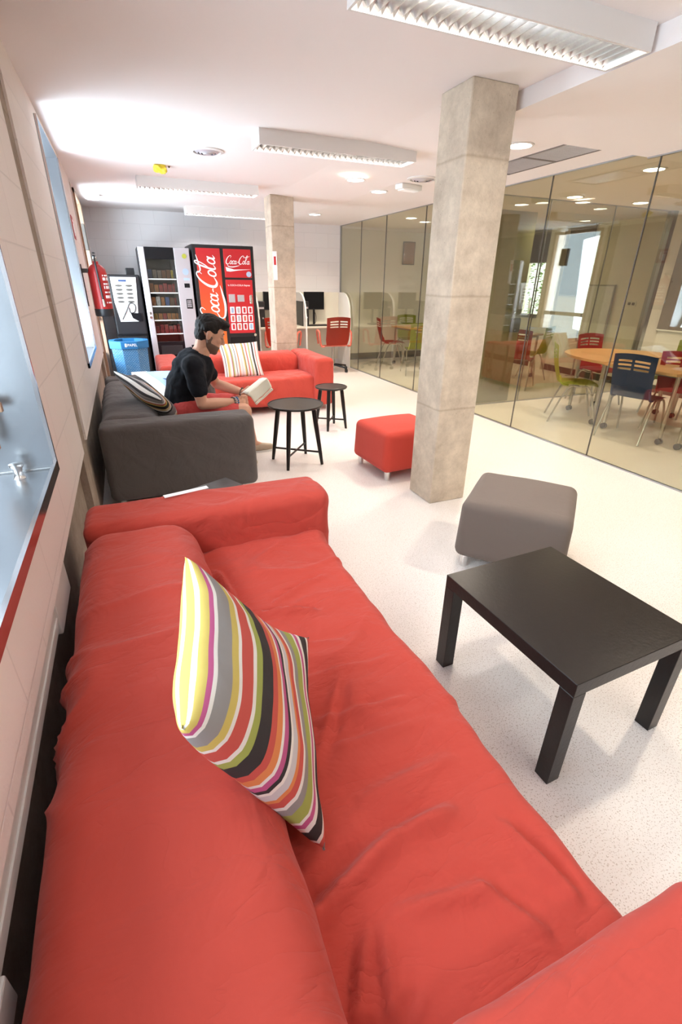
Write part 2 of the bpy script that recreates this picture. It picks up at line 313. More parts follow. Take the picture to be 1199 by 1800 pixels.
# left wall: blockwork above a recessed concrete plinth, two steel lined windows, two concrete strips
W1, W2 = (-.55, 1.865), (4.2, 5.5); ZS, ZT = .885, 2.43; P1, P2 = (2.79, 3.05), (6.88, 7.14)
bm = B()
def seg(y0, y1, z0, z1): box(bm, XL - .3, y0, z0, XL, y1, z1)
seg(YF, W1[0], .65, ZC); seg(W1[0], W1[1], .65, ZS); seg(W1[0], W1[1], ZT, ZC); seg(W1[1], P1[0], .65, ZC); seg(P1[1], W2[0], .65, ZC)
seg(W2[0], W2[1], .65, ZS); seg(W2[0], W2[1], ZT, ZC); seg(W2[1], P2[0], .65, ZC); seg(P2[1], 7.2, .65, ZC); seg(8.35, YB, 0, ZC); seg(7.2, 8.35, 2.42, ZC)
struct('wall_left', bm, 'blockL', label='painted blockwork wall with two steel lined windows')
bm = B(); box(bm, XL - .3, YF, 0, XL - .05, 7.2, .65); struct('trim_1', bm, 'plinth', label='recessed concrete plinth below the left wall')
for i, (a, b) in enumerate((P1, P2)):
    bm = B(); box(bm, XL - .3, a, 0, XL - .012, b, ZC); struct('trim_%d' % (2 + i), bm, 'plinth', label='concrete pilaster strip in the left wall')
for i, (a, b) in enumerate((W1, W2)):
    dx = .34; z0, z1 = ZS, ZT; bm = B()
    for q in ((XL - dx, a, z0, XL + .012, b, z0 + .006), (XL - dx, a, z1 - .006, XL + .012, b, z1), (XL - dx, a, z0, XL + .012, a + .006, z1), (XL - dx, b - .006, z0, XL + .012, b, z1)): box(bm, *q)
    w_ = struct('window_%d' % (1 + i), bm, 'steel', label='deep steel lined window opening')
    bm = B(); e = .034
    box(bm, XL + .004, a - .004, z0 - .004, XL + .016, b + .004, z0 + e, 0); box(bm, XL + .004, b - .012, z0, XL + .016, b + .004, z1); box(bm, XL + .004, a - .004, z0, XL + .016, a + .012, z1)
    struct('window_lip', bm, 'steel_lip', w_)
    bm = B(); box(bm, XL - dx, b - .016, z0 + .006, XL, b - .006, z0 + .014, .002); struct('catchlight_strip', bm, 'alu', w_)  # thin strip added to imitate the catch-light along the sill corner
    bm = B(); x = XL - dx + .02
    for q in ((x, a, z0, x + .05, b, z0 + .05), (x, a, z1 - .05, x + .05, b, z1), (x, a, z0, x + .05, a + .05, z1), (x, b - .05, z0, x + .05, b, z1), (x, (a + b) / 2 - .03, z0, x + .05, (a + b) / 2 + .03, z1)): box(bm, *q, .004)
    struct('window_frame', bm, 'steel', w_)
    bm = B(); box(bm, x + .02, a + .04, z0 + .04, x + .026, b - .04, z1 - .04); struct('glass_pane', bm, 'wglass', w_)
bm = B(); lathe(bm, [(.02, 0), (.016, .006), (.013, .02), (.016, .034), (.022, .042), (.022, .05), (.012, .053)], 20)
o = obj('window_knob', bm, 'chrome', bpy.data.objects['window_1'], True); o.location = (-.415, 1.795, ZS + .006)
bm = B(); box(bm, -.012, -.008, 0, .012, .008, .16, .003); box(bm, -.012, -.01, .12, .05, .01, .15, .003); o = obj('window_handle', bm, 'timber', bpy.data.objects['window_1']); o.location = (-.455, 1.80, .995); o['label'] = 'tan lever handle'
# white trunking along the plinth
bm = B(); box(bm, XL - .05, -1.4, .548, XL - .012, 1.42, .628, .004); box(bm, XL - .012, -1.4, .582, XL - .008, 1.42, .592)
t = thing('cable_trunking', 'white cable trunking running along the wall behind the nearest red sofa', 'cable trunking'); obj('trunk', bm, 'trunk', t)
bm = B(); box(bm, XL - .05, 1.36, .53, XL - .004, 1.62, .65, .005); obj('socket_box', bm, 'trunk', t)
bm = B(); box(bm, XL - .05, .42, .49, XL - .004, .5, .56, .004); obj('clip', bm, 'trunk', t)
# wall back and others
bm = B(); box(bm, XL - .3, YB, 0, XG, YB + .35, ZC); struct('wall_back', bm, 'blockB', label='white painted blockwork back wall')
bm = B(); box(bm, XG, 9.7, 0, XR + .2, 10, ZC); struct('wall_north', bm, 'plaster', label='white wall of the glass room')
bm = B(); box(bm, XL - .3, YF - .2, 0, XR + .2, YF, ZC); struct('wall_south', bm, 'plaster')
bm = B(); box(bm, XG + .03, 9.685, 0, XR, 9.7, .13); struct('baseboard_north', bm, 'darkbase')
# right wall with windows
bm = B(); Wn = (7.72, 8.34, .98, 2.3); Wm = (6.85, 7.25, 1.0, 2.3)
def rseg(y0, y1, z0, z1): box(bm, XR, y0, z0, XR + .2, y1, z1)
rseg(YF, Wn[0], 0, ZC); rseg(Wn[1], 9.7, 0, ZC); rseg(Wn[0], Wn[1], 0, Wn[2]); rseg(Wn[0], Wn[1], Wn[3], ZC)
struct('wall_right', bm, 'plaster', label='far wall of the glass rooms')
bm = B(); box(bm, XR - .012, YF, 0, XR, 9.685, .11); struct('baseboard_right', bm, 'darkbase')
bm = B(); a, b, z0, z1 = Wn
for q in ((XR - .02, a - .03, z0 - .07, XR + .05, b + .03, z0), (XR + .02, a, z0, XR + .06, a + .04, z1), (XR + .02, b - .04, z0, XR + .06, b, z1)): box(bm, *q, .004)
w_ = struct('window_3', bm, 'steel', label='window onto greenery in the far glass room')
bm = B(); box(bm, XR + .03, a, z0, XR + .036, b, z1); struct('glass_pane', bm, 'wglass', w_)
# white strip built to imitate a bright window reflection in the glass, dark blinds
bm = B(); box(bm, XR - .12, 7.3, 0, XR, 7.62, 2.44); struct('trim_4', bm, 'plaster', label='white strip imitating a window reflection, between the far blinds')
for (y0, y1, zb, lab) in ((7.66, 8.5, 1.9, 'dark roller blind half lowered over the window with greenery'), (6.72, 7.26, 1.35, 'narrow dark roller blind right of the white reflection strip')):
    t = thing('roller_blind', lab, 'blind', (XR - .03, y0, 0)); bm = B(); box(bm, -.006, 0, zb, 0, y1 - y0, 2.4); obj('screen', bm, 'dark', t)
    bm = B(); box(bm, -.01, 0, zb - .02, .004, y1 - y0, zb, .003); obj('bottom_bar', bm, 'steel', t)
    bm = B(); cyl(bm, (-.01, 0, 2.41), (-.01, y1 - y0, 2.41), .025); obj('roller', bm, 'steel', t)
t = thing('roller_blind', 'wide grey roller blind drawn down over the right room wall', 'blind', (XR - .03, 1.4, 0)); bm = B(); box(bm, -.006, 0, .92, 0, 4.1, 2.36); obj('screen', bm, 'blind', t)
bm = B(); box(bm, -.012, 0, .90, .006, 4.1, .92, .003); obj('bottom_bar', bm, 'whitep', t)
bm = B(); box(bm, -.04, 0, 2.36, .02, 4.1, 2.4, .003); obj('cassette', bm, 'whitep', t)
t = thing('whiteboard', 'white board standing against the far wall of the left glass room', 'whiteboard', (XR - .05, 6.1, 0)); bm = B(); box(bm, -.01, 0, .62, .01, .52, 1.5, .003); obj('panel', bm, 'board', t)
bm = B(); box(bm, -.014, -.02, .6, .014, .54, .62); box(bm, -.014, -.02, 1.5, .014, .54, 1.52); box(bm, -.014, -.02, .6, .014, 0, 1.52); box(bm, -.014, .52, .6, .014, .54, 1.52)
for yy in (.04, .46): box(bm, -.012, yy, 0, .012, yy + .02, .6)
box(bm, -.15, .02, 0, .03, .05, .02); box(bm, -.15, .45, 0, .03, .48, .02); obj('frame', bm, 'steel', t)
# greenery outside
def blob_leaves(name, cx, cy, cz, rx, ry, rz, n, lab):
    bm = B()
    for _ in range(n):
        u = Vector((random.gauss(0, 1), random.gauss(0, 1), random.gauss(0, 1))).normalized() * random.uniform(.6, 1)
        c = Vector((cx + u.x * rx, cy + u.y * ry, cz + u.z * rz)); q = Matrix.Rotation(random.uniform(0, PI * 2), 3, 'Z') @ Matrix.Rotation(random.uniform(-1, 1), 3, 'X')
        s = random.uniform(.05, .11); vs = [bm.verts.new(c + q @ Vector(p) * s) for p in ((-.5, 0, 0), (0, -.3, .1), (.6, 0, 0), (0, .3, .1))]; bm.faces.new(vs)
    t = thing(name, lab, 'shrub', (cx, cy, 0)); o = obj('foliage', bm, 'leaf', t); o.location = (-cx, -cy, 0)
    bm = B(); tube(bm, [(0, 0, 0), (.03, 0, .5), (0, .03, 1.2)], [.05, .04, .02]); obj('stem', bm, 'timber', t)
blob_leaves('shrub', 9.3, 9.9, 1.3, .8, 1.2, 1.4, 2600, 'green leafy shrub outside the far glass room window')
bm = B(); box(bm, XR + .2, 4, -.3, 14, 14, -.02); struct('ground', bm, 'plinth')
area('daylight', (9.0, 7.2, 3.6), (-.3, .8, -.7), 1.5, 1.5, 90, (1, 1, .95))
# door at the far left
bm = B(); box(bm, XL - .06, 7.2, 0, XL + .02, 7.26, 2.45, .003); box(bm, XL - .06, 8.3, 0, XL + .02, 8.35, 2.45, .003); box(bm, XL - .06, 7.2, 2.4, XL + .02, 8.35, 2.45, .003)
d_ = struct('door_1', bm, 'timber', label='pale blue door in a brown frame, far left')
bm = B(); box(bm, XL - .05, 7.26, .0, XL - .04, 8.3, 2.4); struct('door_pane', bm, 'wglass', d_)
bm = B(); box(bm, XL - .055, 7.26, .0, XL - .02, 8.3, .5, .003); box(bm, XL - .055, 7.26, .95, XL - .02, 8.3, 1.02, .003); struct('door_leaf', bm, 'doorblue', d_)
area('daylight', (-.80, 7.78, 1.5), (1, .6, -.1), 1.0, 1.7, 62, (.8, .9, 1))
bm = B(); box(bm, XL - .01, 7.9, 1.85, XL + .03, 8.1, 2.15, .004); struct('door_closer', bm, 'dark', d_)

# glass partition along the corridor: seams every 1.1 m, each panel its own pane
ys = [9.3, 8.4, 7.5, 6.37, 5.25, 4.17, 3.09, 2.0, .9, -.2, -1.4, YF]
for i in range(len(ys) - 1):
    y1, y0 = ys[i], ys[i + 1]; zt = 2.44 if y0 > 3.05 else 2.40
    bm = B(); box(bm, XG - .005, y0 + .004, .012, XG + .005, y1 - .004, zt); struct('window_%d' % (4 + i), bm, 'glass', label='frameless glass panel of the corridor partition')
bm = B()
for y in ys[1:-1]: box(bm, XG - .006, y - .004, .012, XG + .006, y + .004, 2.44 if y > 3.05 else 2.40)
struct('trim_5', bm, 'dark')
bm = B(); box(bm, XG - .012, YF, 0, XG + .012, YB, .012); box(bm, XG - .012, YF, 2.39, XG + .012, 3.2, 2.40); box(bm, XG - .012, 3.2, 2.43, XG + .012, YB, 2.44)
box(bm, XG - .015, YB - .02, 0, XG + .015, YB, 2.44); struct('trim_6', bm, 'steel')
# cross partition between the two glass rooms with a tinted door
xs = [XG + .02, 5.0, 6.1, 7.2]
for i in range(3):
    bm = B(); box(bm, xs[i] + .004, 5.246, .012, xs[i + 1] - .004, 5.254, 2.44); struct('window_%d' % (16 + i), bm, 'glass')
bm = B(); box(bm, XG, 5.238, 0, XR, 5.262, .012); box(bm, XG, 5.238, 2.43, XR, 5.262, 2.44)
for x in xs[1:3]: box(bm, x - .004, 5.242, 0, x + .004, 5.258, 2.44)
box(bm, 7.16, 5.2, 0, 7.24, 5.3, 2.44); struct('trim_7', bm, 'steel')
bm = B(); box(bm, 7.24, 5.2, 0, XR, 5.3, 2.44); struct('trim_8', bm, 'plaster')
bm = B(); box(bm, 4.02, 5.30, .01, 4.86, 5.315, 2.30); d_ = struct('door_2', bm, 'frost', label='olive tinted sliding door leaf of the glass room')
bm = B(); box(bm, 4.70, 5.285, .93, 4.86, 5.33, 1.10, .004); struct('door_lock', bm, 'dark', d_)

# columns
for (x, y, lab) in ((1.9, 2.71, 'near square board-marked concrete column'), (1.93, 6.86, 'far square concrete column behind the red sofa')):
    bm = B(); box(bm, x, y, 0, x + .31, y + .3, ZC, .006, 1)
    for v in bm.verts:
        v.co.x += .003 * noise.noise(v.co * 9); v.co.y += .003 * noise.noise(v.co * 9 + Vector((5, 5, 5)))
    o = obj('concrete_column', bm, 'conc'); tag(o, lab, 'column', 'concrete columns')
t = thing('notice', 'small white notice fixed on the far column', 'notice', (1.93, 6.855, 0)); bm = B(); box(bm, .0, -.006, 1.52, .055, 0, 1.86); obj('sheet', bm, 'vwhite', t)
bm = B(); box(bm, .012, -.008, 1.70, .04, -.006, 1.80); obj('mark', bm, 'cokered', t)

# ------------------------------------------------------------------ ceiling lights
def unseen_fill(x, y):
    area('fill_lamp', (x, y, 2.38), (0, 0, -1), 1.2, .2, 7, (1, .93, .86))
unseen_fill(1.4, -.9); unseen_fill(3.0, -1.6); unseen_fill(5.6, .6)  # lamps added out of view to raise the ambient light
def luminaire(x, y, L_, Wd, lab, lm='lum'):
    t = thing('ceiling_luminaire', lab, 'ceiling light', (x, y, 0), 0, 'louvred ceiling luminaires'); z0, z1, e = 2.395, ZC, .012
    bm = B(); box(bm, 0, 0, z0, L_, e, z1); box(bm, 0, Wd - e, z0, L_, Wd, z1); box(bm, 0, e, z0, e, Wd - e, z1); box(bm, L_ - e, e, z0, L_, Wd - e, z1); box(bm, e, e, z1 - .012, L_ - e, Wd - e, z1)
    obj('housing', bm, 'white', t)
    n = 26; bm = B()
    for k in range(1, n):
        xx = e + (L_ - 2 * e) * k / n; w2 = .009
        prism(bm, [(xx - .001, z0 + .001), (xx + .001, z0 + .001), (xx + w2, z0 + .042), (xx - w2, z0 + .042)], e, Wd - e, lambda a, b, c: (a, c, b))
    # pleated side reflectors
    for side in (0, 1):
        yb = e + .001 if side == 0 else Wd - e - .001; sgn = 1 if side == 0 else -1
        for k in range(n):
            xa = e + (L_ - 2 * e) * k / n; xb = e + (L_ - 2 * e) * (k + 1) / n
            v = [bm.verts.new(p) for p in ((xa, yb, z0 + .045), (xb, yb, z0 + .045), ((xa + xb) / 2, yb + sgn * .003, z0 + .002), (xa, yb + sgn * .03, z0 + .047), (xb, yb + sgn * .03, z0 + .047))]
            bm.faces.new((v[3], v[4], v[2])); bm.faces.new((v[0], v[3], v[2])); bm.faces.new((v[4], v[1], v[2]))
    obj('louvre', bm, 'alu', t)
    for q in (.32, .68):
        bm = B(); cyl(bm, (e, Wd * q, z0 + .062), (L_ - e, Wd * q, z0 + .062), .011, seg=12); obj('lamp_tube', bm, lm, t)
    return t
luminaire(.93, 1.93, 1.31, .23, 'nearest white louvred ceiling light at the top of the picture')
luminaire(1.1, 4.12, 1.31, .23, 'white louvred ceiling light left of the near column top')
luminaire(.35, 6.36, 1.31, .22, 'white louvred ceiling light above the seated man', 'lum2')
luminaire(1.09, 8.45, 1.31, .22, 'farthest white louvred ceiling light, above the vending machines', 'lum2')
def downlight(x, y, z, lab, p=26, r=.085):
    t = thing('downlight', lab, 'downlight', (x, y, z), 0, 'round recessed downlights')
    bm = B(); lathe(bm, [(r + .018, 0), (r + .018, -.006), (r, -.008), (r, 0)], 28); obj('rim', bm, 'white', t, True)
    bm = B(); lathe(bm, [(.001, -.003), (r, -.003), (r, 0)], 28); obj('lens', bm, 'downl', t)
    l = bpy.data.lights.new('downlight_beam', 'SPOT'); l.energy = p; l.spot_size = 2.5; l.spot_blend = .8; l.shadow_soft_size = .07; l.color = (1, .87, .7)
    o = bpy.data.objects.new('downlight_beam', l); C.objects.link(o); o.location = (x, y, z - .03)
for (x, y, lab, p) in ((2.95, 8.0, 'round downlight nearest the desk corner', 75), (2.9, 5.75, 'round downlight between the two concrete columns', 50), (2.38, 5.25, 'faint round downlight left of the lamp between the columns', 16),
                    (2.93, 3.5, 'round downlight just right of the near column', 62), (2.93, 1.2, '', 60)):
    if y < 2: 
        l = bpy.data.lights.new('downlight_beam', 'SPOT'); l.energy = p; l.spot_size = 2.5; l.spot_blend = .8; l.shadow_soft_size = .07; l.color = (1, .87, .7)
        o = bpy.data.objects.new('downlight_beam', l); C.objects.link(o); o.location = (x, y, 2.37); continue
    downlight(x, y, 2.44, lab, p)
for (x, y, z, lab) in ((4.54, 3.6, 2.44, 'largest oval-looking downlight inside the right glass room'), (5.1, 5.0, 2.44, 'downlight of the right room beside the cross partition'), (6.15, 4.95, 2.44, 'downlight above the far edge of the wooden table'),
                       (4.46, 7.66, 2.44, 'downlight seen through the left glass panels'), (6.05, 7.2, 2.44, 'small downlight near the far greenery window'), (7.05, 3.9, 2.44, 'downlight close to the wide grey blind')):
    downlight(x, y, z, lab, 38)
# ceiling fittings
def diffuser(x, y, z, r, lab):
    t = thing('air_diffuser', lab, 'air vent', (x, y, z), 0, 'round ceiling diffusers')
    bm = B(); lathe(bm, [(r, 0), (r, -.008), (r * .82, -.014), (r * .8, 0)], 32); obj('rim', bm, 'white', t, True)
    bm = B()
    for k, rr in enumerate((.66, .48, .3)): lathe(bm, [(r * rr + .012, -.004), (r * rr - .01, -.02 - .004 * k), (r * rr - .016, -.02 - .004 * k), (r * rr, -.002)], 32)
    lathe(bm, [(.001, -.03), (r * .18, -.028), (r * .2, 0)], 24); obj('cones', bm, 'silver', t, True)
    bm = B(); lathe(bm, [(.001, -.001), (r * .8, -.001), (r * .8, 0)], 24); obj('throat', bm, 'dark', t)
diffuser(.87, 4.98, ZC, .14, 'round air diffuser on the ceiling left of the second luminaire')
diffuser(2.95, 4.9, 2.44, .15, 'round air diffuser on the ceiling beside the near column')
bm = B(); box(bm, -.09, -.06, -.05, .09, .06, 0, .01); t = thing('emergency_lamp', 'small white emergency lamp on the ceiling by the left wall', 'emergency light', (-.13, 8.0, ZC), 0); obj('body', bm, 'whitep', t, True)
bm = B(); box(bm, -.07, -.045, -.058, .07, .045, -.048, .004); obj('diffuser', bm, 'vwhite', t)
t = thing('emergency_lamp', 'small white emergency lamp on the ceiling next to the round diffuser', 'emergency light', (3.0, 5.25, 2.44), .2); bm = B(); box(bm, -.14, -.06, -.05, .14, .06, 0, .01); obj('body', bm, 'whitep', t, True)
bm = B(); box(bm, -.11, -.045, -.058, .11, .045, -.048, .004); obj('diffuser', bm, 'vwhite', t)
t = thing('return_grille', 'grey framed double return air grille in the ceiling above the glass', 'air vent', (3.2, 3.2, 2.44)); bm = B()
box(bm, 0, 0, -.006, .37, .02, .0); box(bm, 0, 1.14, -.006, .37, 1.16, 0); box(bm, 0, 0, -.006, .015, 1.16, 0); box(bm, .35, 0, -.006, .37, 1.16, 0); box(bm, 0, .555, -.006, .37, .585, 0); obj('frame', bm, 'blind', t)
for q in (0, 1):
    bm = B()
    for k in range(13): box(bm, .02 + k * .0255, .025 + q * .565, -.004, .04 + k * .0255, .55 + q * .565, -.001)
    box(bm, .015, .02 + q * .565, -.001, .35, .555 + q * .565, 0); obj('panel', bm, 'silver', t)
t = thing('paper_ornament', 'crumpled yellow paper ornament stuck to the ceiling', 'ornament', (.557, 5.74, ZC)); bm = B()
bmesh.ops.create_icosphere(bm, subdivisions=3, radius=.05)
for v in bm.verts:
    n_ = noise.noise(v.co * 30); v.co *= 1 + .7 * n_; v.co.z *= .7; v.co.x *= 1.25; v.co.z -= .03
obj('paper', bm, 'yellow', t)
bm = B(); cyl(bm, (.075, .03, 0), (.075, .03, -.012), .01, .006); obj('pin', bm, 'dark', t)

# ------------------------------------------------------------------ sofas  (local x = depth, back at 0; y = length)
SF = [((0.094,0.408,0.43),(0.212,0.464,0.43),.03,.016),((0.212,0.464,0.43),(0.351,0.509,0.43),.03,.018),((0.351,0.509,0.43),(0.496,0.508,0.43),.03,.016),((0.594,0.434,0.43),(0.629,0.279,0.43),.02,.014),
((0.159,0.287,0.43),(0.222,0.381,0.43),.011,.012),((0.216,0.263,0.43),(0.253,0.369,0.43),.010,.012),((0.252,0.252,0.43),(0.281,0.273,0.43),.01,.008),((0.087,0.311,0.43),(0.14,0.42,0.43),.012,.009),
((0.182,1.681,0.43),(0.222,1.411,0.43),.02,.015),((0.174,1.368,0.43),(0.466,1.323,0.43),.018,.018),((0.352,1.421,0.43),(0.572,1.519,0.43),.016,.010),((0.185,1.202,0.43),(0.497,1.134,0.43),.018,.007),
((0.300,1.022,0.43),(0.600,1.004,0.43),.02,.006),((0.313,0.861,0.43),(0.584,0.834,0.43),.02,.007),((0.342,0.771,0.43),(0.602,0.741,0.43),.018,.005),((0.332,0.612,0.43),(0.575,0.622,0.43),.03,.008),
((0.436,0.992,0.43),(0.270,0.748,0.43),.018,.006),((0.460,0.360,0.43),(0.531,0.252,0.43),.018,.009),((0.126,0.566,0.43),(0.151,0.430,0.43),.012,.009),((0.297,0.388,0.43),(0.481,0.351,0.43),.022,.010)]
def sofa(label, loc, rz, m, L_, arm=.26, D=1.03, H=.625, seed=1, folds=(), step=.02, amp=1.0):
    t = thing('sofa', label, 'sofa', loc, rz); bk = .40; s = .425
    def base_disp(p, n, a=.008, f=3.0):
        rd = (1 - min(1, 2.2 * abs(nz((p[0] * .8 + p[2] * .5, p[1] * 1.3, p[2] * .9), 3.6, seed + 11)))) ** 4 * max(0, .3 + nz(p, 1.7, seed + 20))
        return n * amp * .02 * rd + n * amp * (a * nz(p, f, seed) + a * .45 * nz(p * np.array([1, 1, .5]), f * 3.1, seed + 3))
    def seat_disp(p, n):
        d = base_disp(p, n, .012, 3.2)
        if n[2] > .2:
            u = (p[0] - bk) / (D - bk); d[2] += -.02 * math.sin(PI * min(1, max(0, (p[1] - arm) / (L_ - 2 * arm)))) * math.sin(PI * min(1, max(0, u)))
            d[2] += .012 * (1 - abs(2 * min(1, max(0, u)) - 1.1))
            for a, b, w_, h_ in folds: d[2] += fold(p, a, b, w_, h_)
            if not folds: d[2] += .006 * abs(nz(p * np.array([1, 2.2, 1]), 5, seed + 9))
        elif n[0] > .5: d[0] += .008 * math.sin(p[1] * 17 + 3 * nz(p, 2, seed)) * (1 - p[2] / .5)
        return d
    def back_disp(p, n):
        d = base_disp(p, n, .008, 2.4); d += n * .0045 * nz((p[0] * 1.5, p[1] * 6, p[2] * 1.5), 1.7, seed + 5)
        if n[0] > .3: d[0] += .02 * (1 - min(1, abs(p[2] - .5) / .2))
        return d
    def arm_disp(p, n):
        d = base_disp(p, n, .007, 2.6) * .5
        if abs(n[1]) > .6:
            q = (p[0] + .9 * p[2]) ; d[1] += np.sign(n[1]) * .006 * amp * math.sin(9 * q + 4 * nz(p, 2.5, seed)) * max(0, nz(p, 1.6, seed + 2) + .35)
            d[1] += np.sign(n[1]) * .004 * amp * nz((p[0] * 1.2, 0, p[2] * 7 + p[0] * 3), 2, seed + 4)
        return d
    softbox('seat', (bk - .12, arm - .03, .09), (D - .035, L_ - arm + .03, s), .045, step, m, t, seat_disp, lambda p: (p[0], p[1], p[2]))
    softbox('backrest', (.0, arm - .02, .07), (bk, L_ - arm + .02, H), .10, step, m, t, back_disp, lambda p: (p[0] + (0 if p[0] < .2 else .03 * (1 - min(1, p[2] / H))), p[1], p[2]))
    softbox('armrest', (.0, 0, .06), (D + .01, arm, H), .05, step, m, t, arm_disp)
    softbox('armrest', (.0, L_ - arm, .06), (D + .01, L_, H + .005), .05, step, m, t, arm_disp)
    for x in (.07, D - .07):
        for y in (.07, L_ - .07):
            bm = B(); cyl(bm, (x, y, 0), (x, y, .08), .02, .024, 14); obj('leg', bm, 'chrome', t, True)
    return t
offs_ = 1.35
offs = [(tuple(np.array(a) - (-.29, -.075, 0)), tuple(np.array(b) - (-.29, -.075, 0)), w_, h_ * offs_) for a, b, w_, h_ in SF]
sofa('large red slipcovered sofa in the foreground with a striped cushion', (-.29, -.075, 0), 0, 'red', 2.195, seed=1, folds=offs, step=.011, amp=1.3)
sofa('dark grey slipcovered sofa on which the man sits', (-.29, 3.42, 0), 0, 'grey', 2.08, seed=4, step=.018, D=1.05, H=.61, amp=1.2)
sofa('red sofa at the back, behind the round tables', (.27, 6.78, 0), -PI / 2, 'red', 2.08, seed=9, step=.024, D=1.05, H=.64)
# dark and white odds and ends
bm = B(); box(bm, -.10, -.014, 0, .10, .014, .004, .001)
o = obj('paper_strip', bm, 'vwhite'); o.location = (.13, 2.075, .637); o.rotation_euler = (0, .0, .22); tag(o, 'narrow white paper strip lying on the far arm of the foreground sofa', 'paper')

# cushions: pillow with pinched corners, built in its own frame (u along stripes' width)
def pillow(label, c, ax_u, ax_v, size, thick, m, seed, group=None, stripes_along='v', bend=0, tip=None):
    t = thing('cushion', label, 'cushion', c); U = Vector(ax_u).normalized(); V = Vector(ax_v); V = (V - U * V.dot(U)).normalized(); N_ = U.cross(V)
    n = 60; VV = []; F = []; UVs = []
    al = [0.0]; ph = 0
    for i in range(1, n + 1):
        a = 2 * i / n - 1; hh = thick / 2 / size[1] * 2 * max(0, 1 - a * a) ** .42; al.append(al[-1] + math.hypot(2 / n, hh - ph)); ph = hh
    al = [q / al[-1] for q in al]
    for s in (1, -1):
        for i in range(n + 1):
            for j in range(n + 1):
                a, b = 2 * i / n - 1, 2 * j / n - 1
                pa = a * (1 - .07 * (1 - b * b)); pb = b * (1 - .07 * (1 - a * a))
                h = thick / 2 * (max(0, (1 - a * a)) * max(0, (1 - b * b))) ** .42 * 1.08
                h *= 1 + .22 * nz((a, b, s), 1.4, seed); h += .002 * nz((a * 3, b, s), 1.5, seed + 2) * (h > .002)
                P = U * (pa * size[0] / 2) + V * (pb * size[1] / 2) + N_ * (s * h + bend * (a * a + b * b) + .012 * nz((a, b, 0), 1.2, seed + 5))
                P = P + (Vector(tip) * (((1 + a) / 2) * ((1 - b) / 2)) ** 2.5 if tip else Vector((0, 0, 0))); VV.append(tuple(P)); UVs.append((al[i], al[j]) if stripes_along == 'v' else (al[j], al[i]))
    o_ = (n + 1) ** 2
    for s in range(2):
        for i in range(n):
            for j in range(n):
                q = [s * o_ + i * (n + 1) + j, s * o_ + (i + 1) * (n + 1) + j, s * o_ + (i + 1) * (n + 1) + j + 1, s * o_ + i * (n + 1) + j + 1]
                F.append(q if s == 0 else q[::-1])
    me = bpy.data.meshes.new('cover'); me.from_pydata(VV, [], F); me.update(); uv = me.uv_layers.new(name='UVMap')
    for l in me.loops: uv.data[l.index].uv = UVs[l.vertex_index]
    bm = B(); bm.from_mesh(me); bmesh.ops.remove_doubles(bm, verts=bm.verts, dist=.0004); bm.to_mesh(me); bm.free()
    me.polygons.foreach_set('use_smooth', [True] * len(me.polygons)); link_mesh('cover', me, m, t)
    # closing seam along one edge
    bm = B(); pts = []
    for i in range(0, n + 1):
        a = 2 * i / n - 1; P = U * (a * size[0] / 2) + V * (-(1 - .07 * (1 - a * a)) * size[1] / 2) + N_ * (bend * (a * a + 1)); pts.append(P)
    tube(bm, pts, .0028, 5); obj('seam', bm, m, t, True)
    return t
pillow('plump multicoloured striped cushion leaning on the foreground red sofa backrest', (.122, .79, .672), (.06, .46, .01), (-.23, -.05, .43), (.50, .495), .155, 'stripe', 3, stripes_along='u', tip=(.10, .07, .04))
pillow('striped cushion in dull colours leaning on the dark grey sofa', (.115, 4.16, .60), (-.34, .52, .17), (-.16, -.12, .22), (.58, .48), .14, 'stripe3', 8, stripes_along='u')
pillow('pale finely striped cushion standing on the rear red sofa', (1.28, 6.22, .60), (1, .0, .03), (-.04, .25, .42), (.50, .46), .14, 'stripe2', 12)
# printed sheet behind the man
def quad_sheet(name, c, m, parent, nu=12, nv=12, bulge=.02, thick=.003, seed=0):
    c = [np.array(q, float) for q in c]; P = np.zeros((nu, nv, 3))
    for i in range(nu):
        for j in range(nv):
            u, v = i / (nu - 1), j / (nv - 1); P[i, j] = (c[0] * (1 - u) + c[1] * u) * (1 - v) + (c[3] * (1 - u) + c[2] * u) * v
            P[i, j][2] += bulge * math.sin(PI * v) + .006 * nz((u * 2, v * 2, 0), 1.5, seed)
    return grid_mesh(name, P, m, parent, thick)
t = thing('folded_newspaper', 'white and pale blue printed sheets spread on the grey sofa behind the man', 'newspaper', (0, 0, 0))
quad_sheet('sheet', ((-.02, 5.36, .65), (.56, 5.30, .65), (.60, 4.75, .47), (.24, 4.80, .49)), 'vwhite', t, seed=2)
quad_sheet('print', ((.10, 5.27, .668), (.54, 5.22, .668), (.58, 4.80, .494), (.33, 4.84, .508)), 'lightblue', t, seed=2)
quad_sheet('print_panel', ((.25, 5.05, .632), (.56, 5.0, .632), (.58, 4.83, .514), (.36, 4.87, .528)), 'denim', t, seed=2)

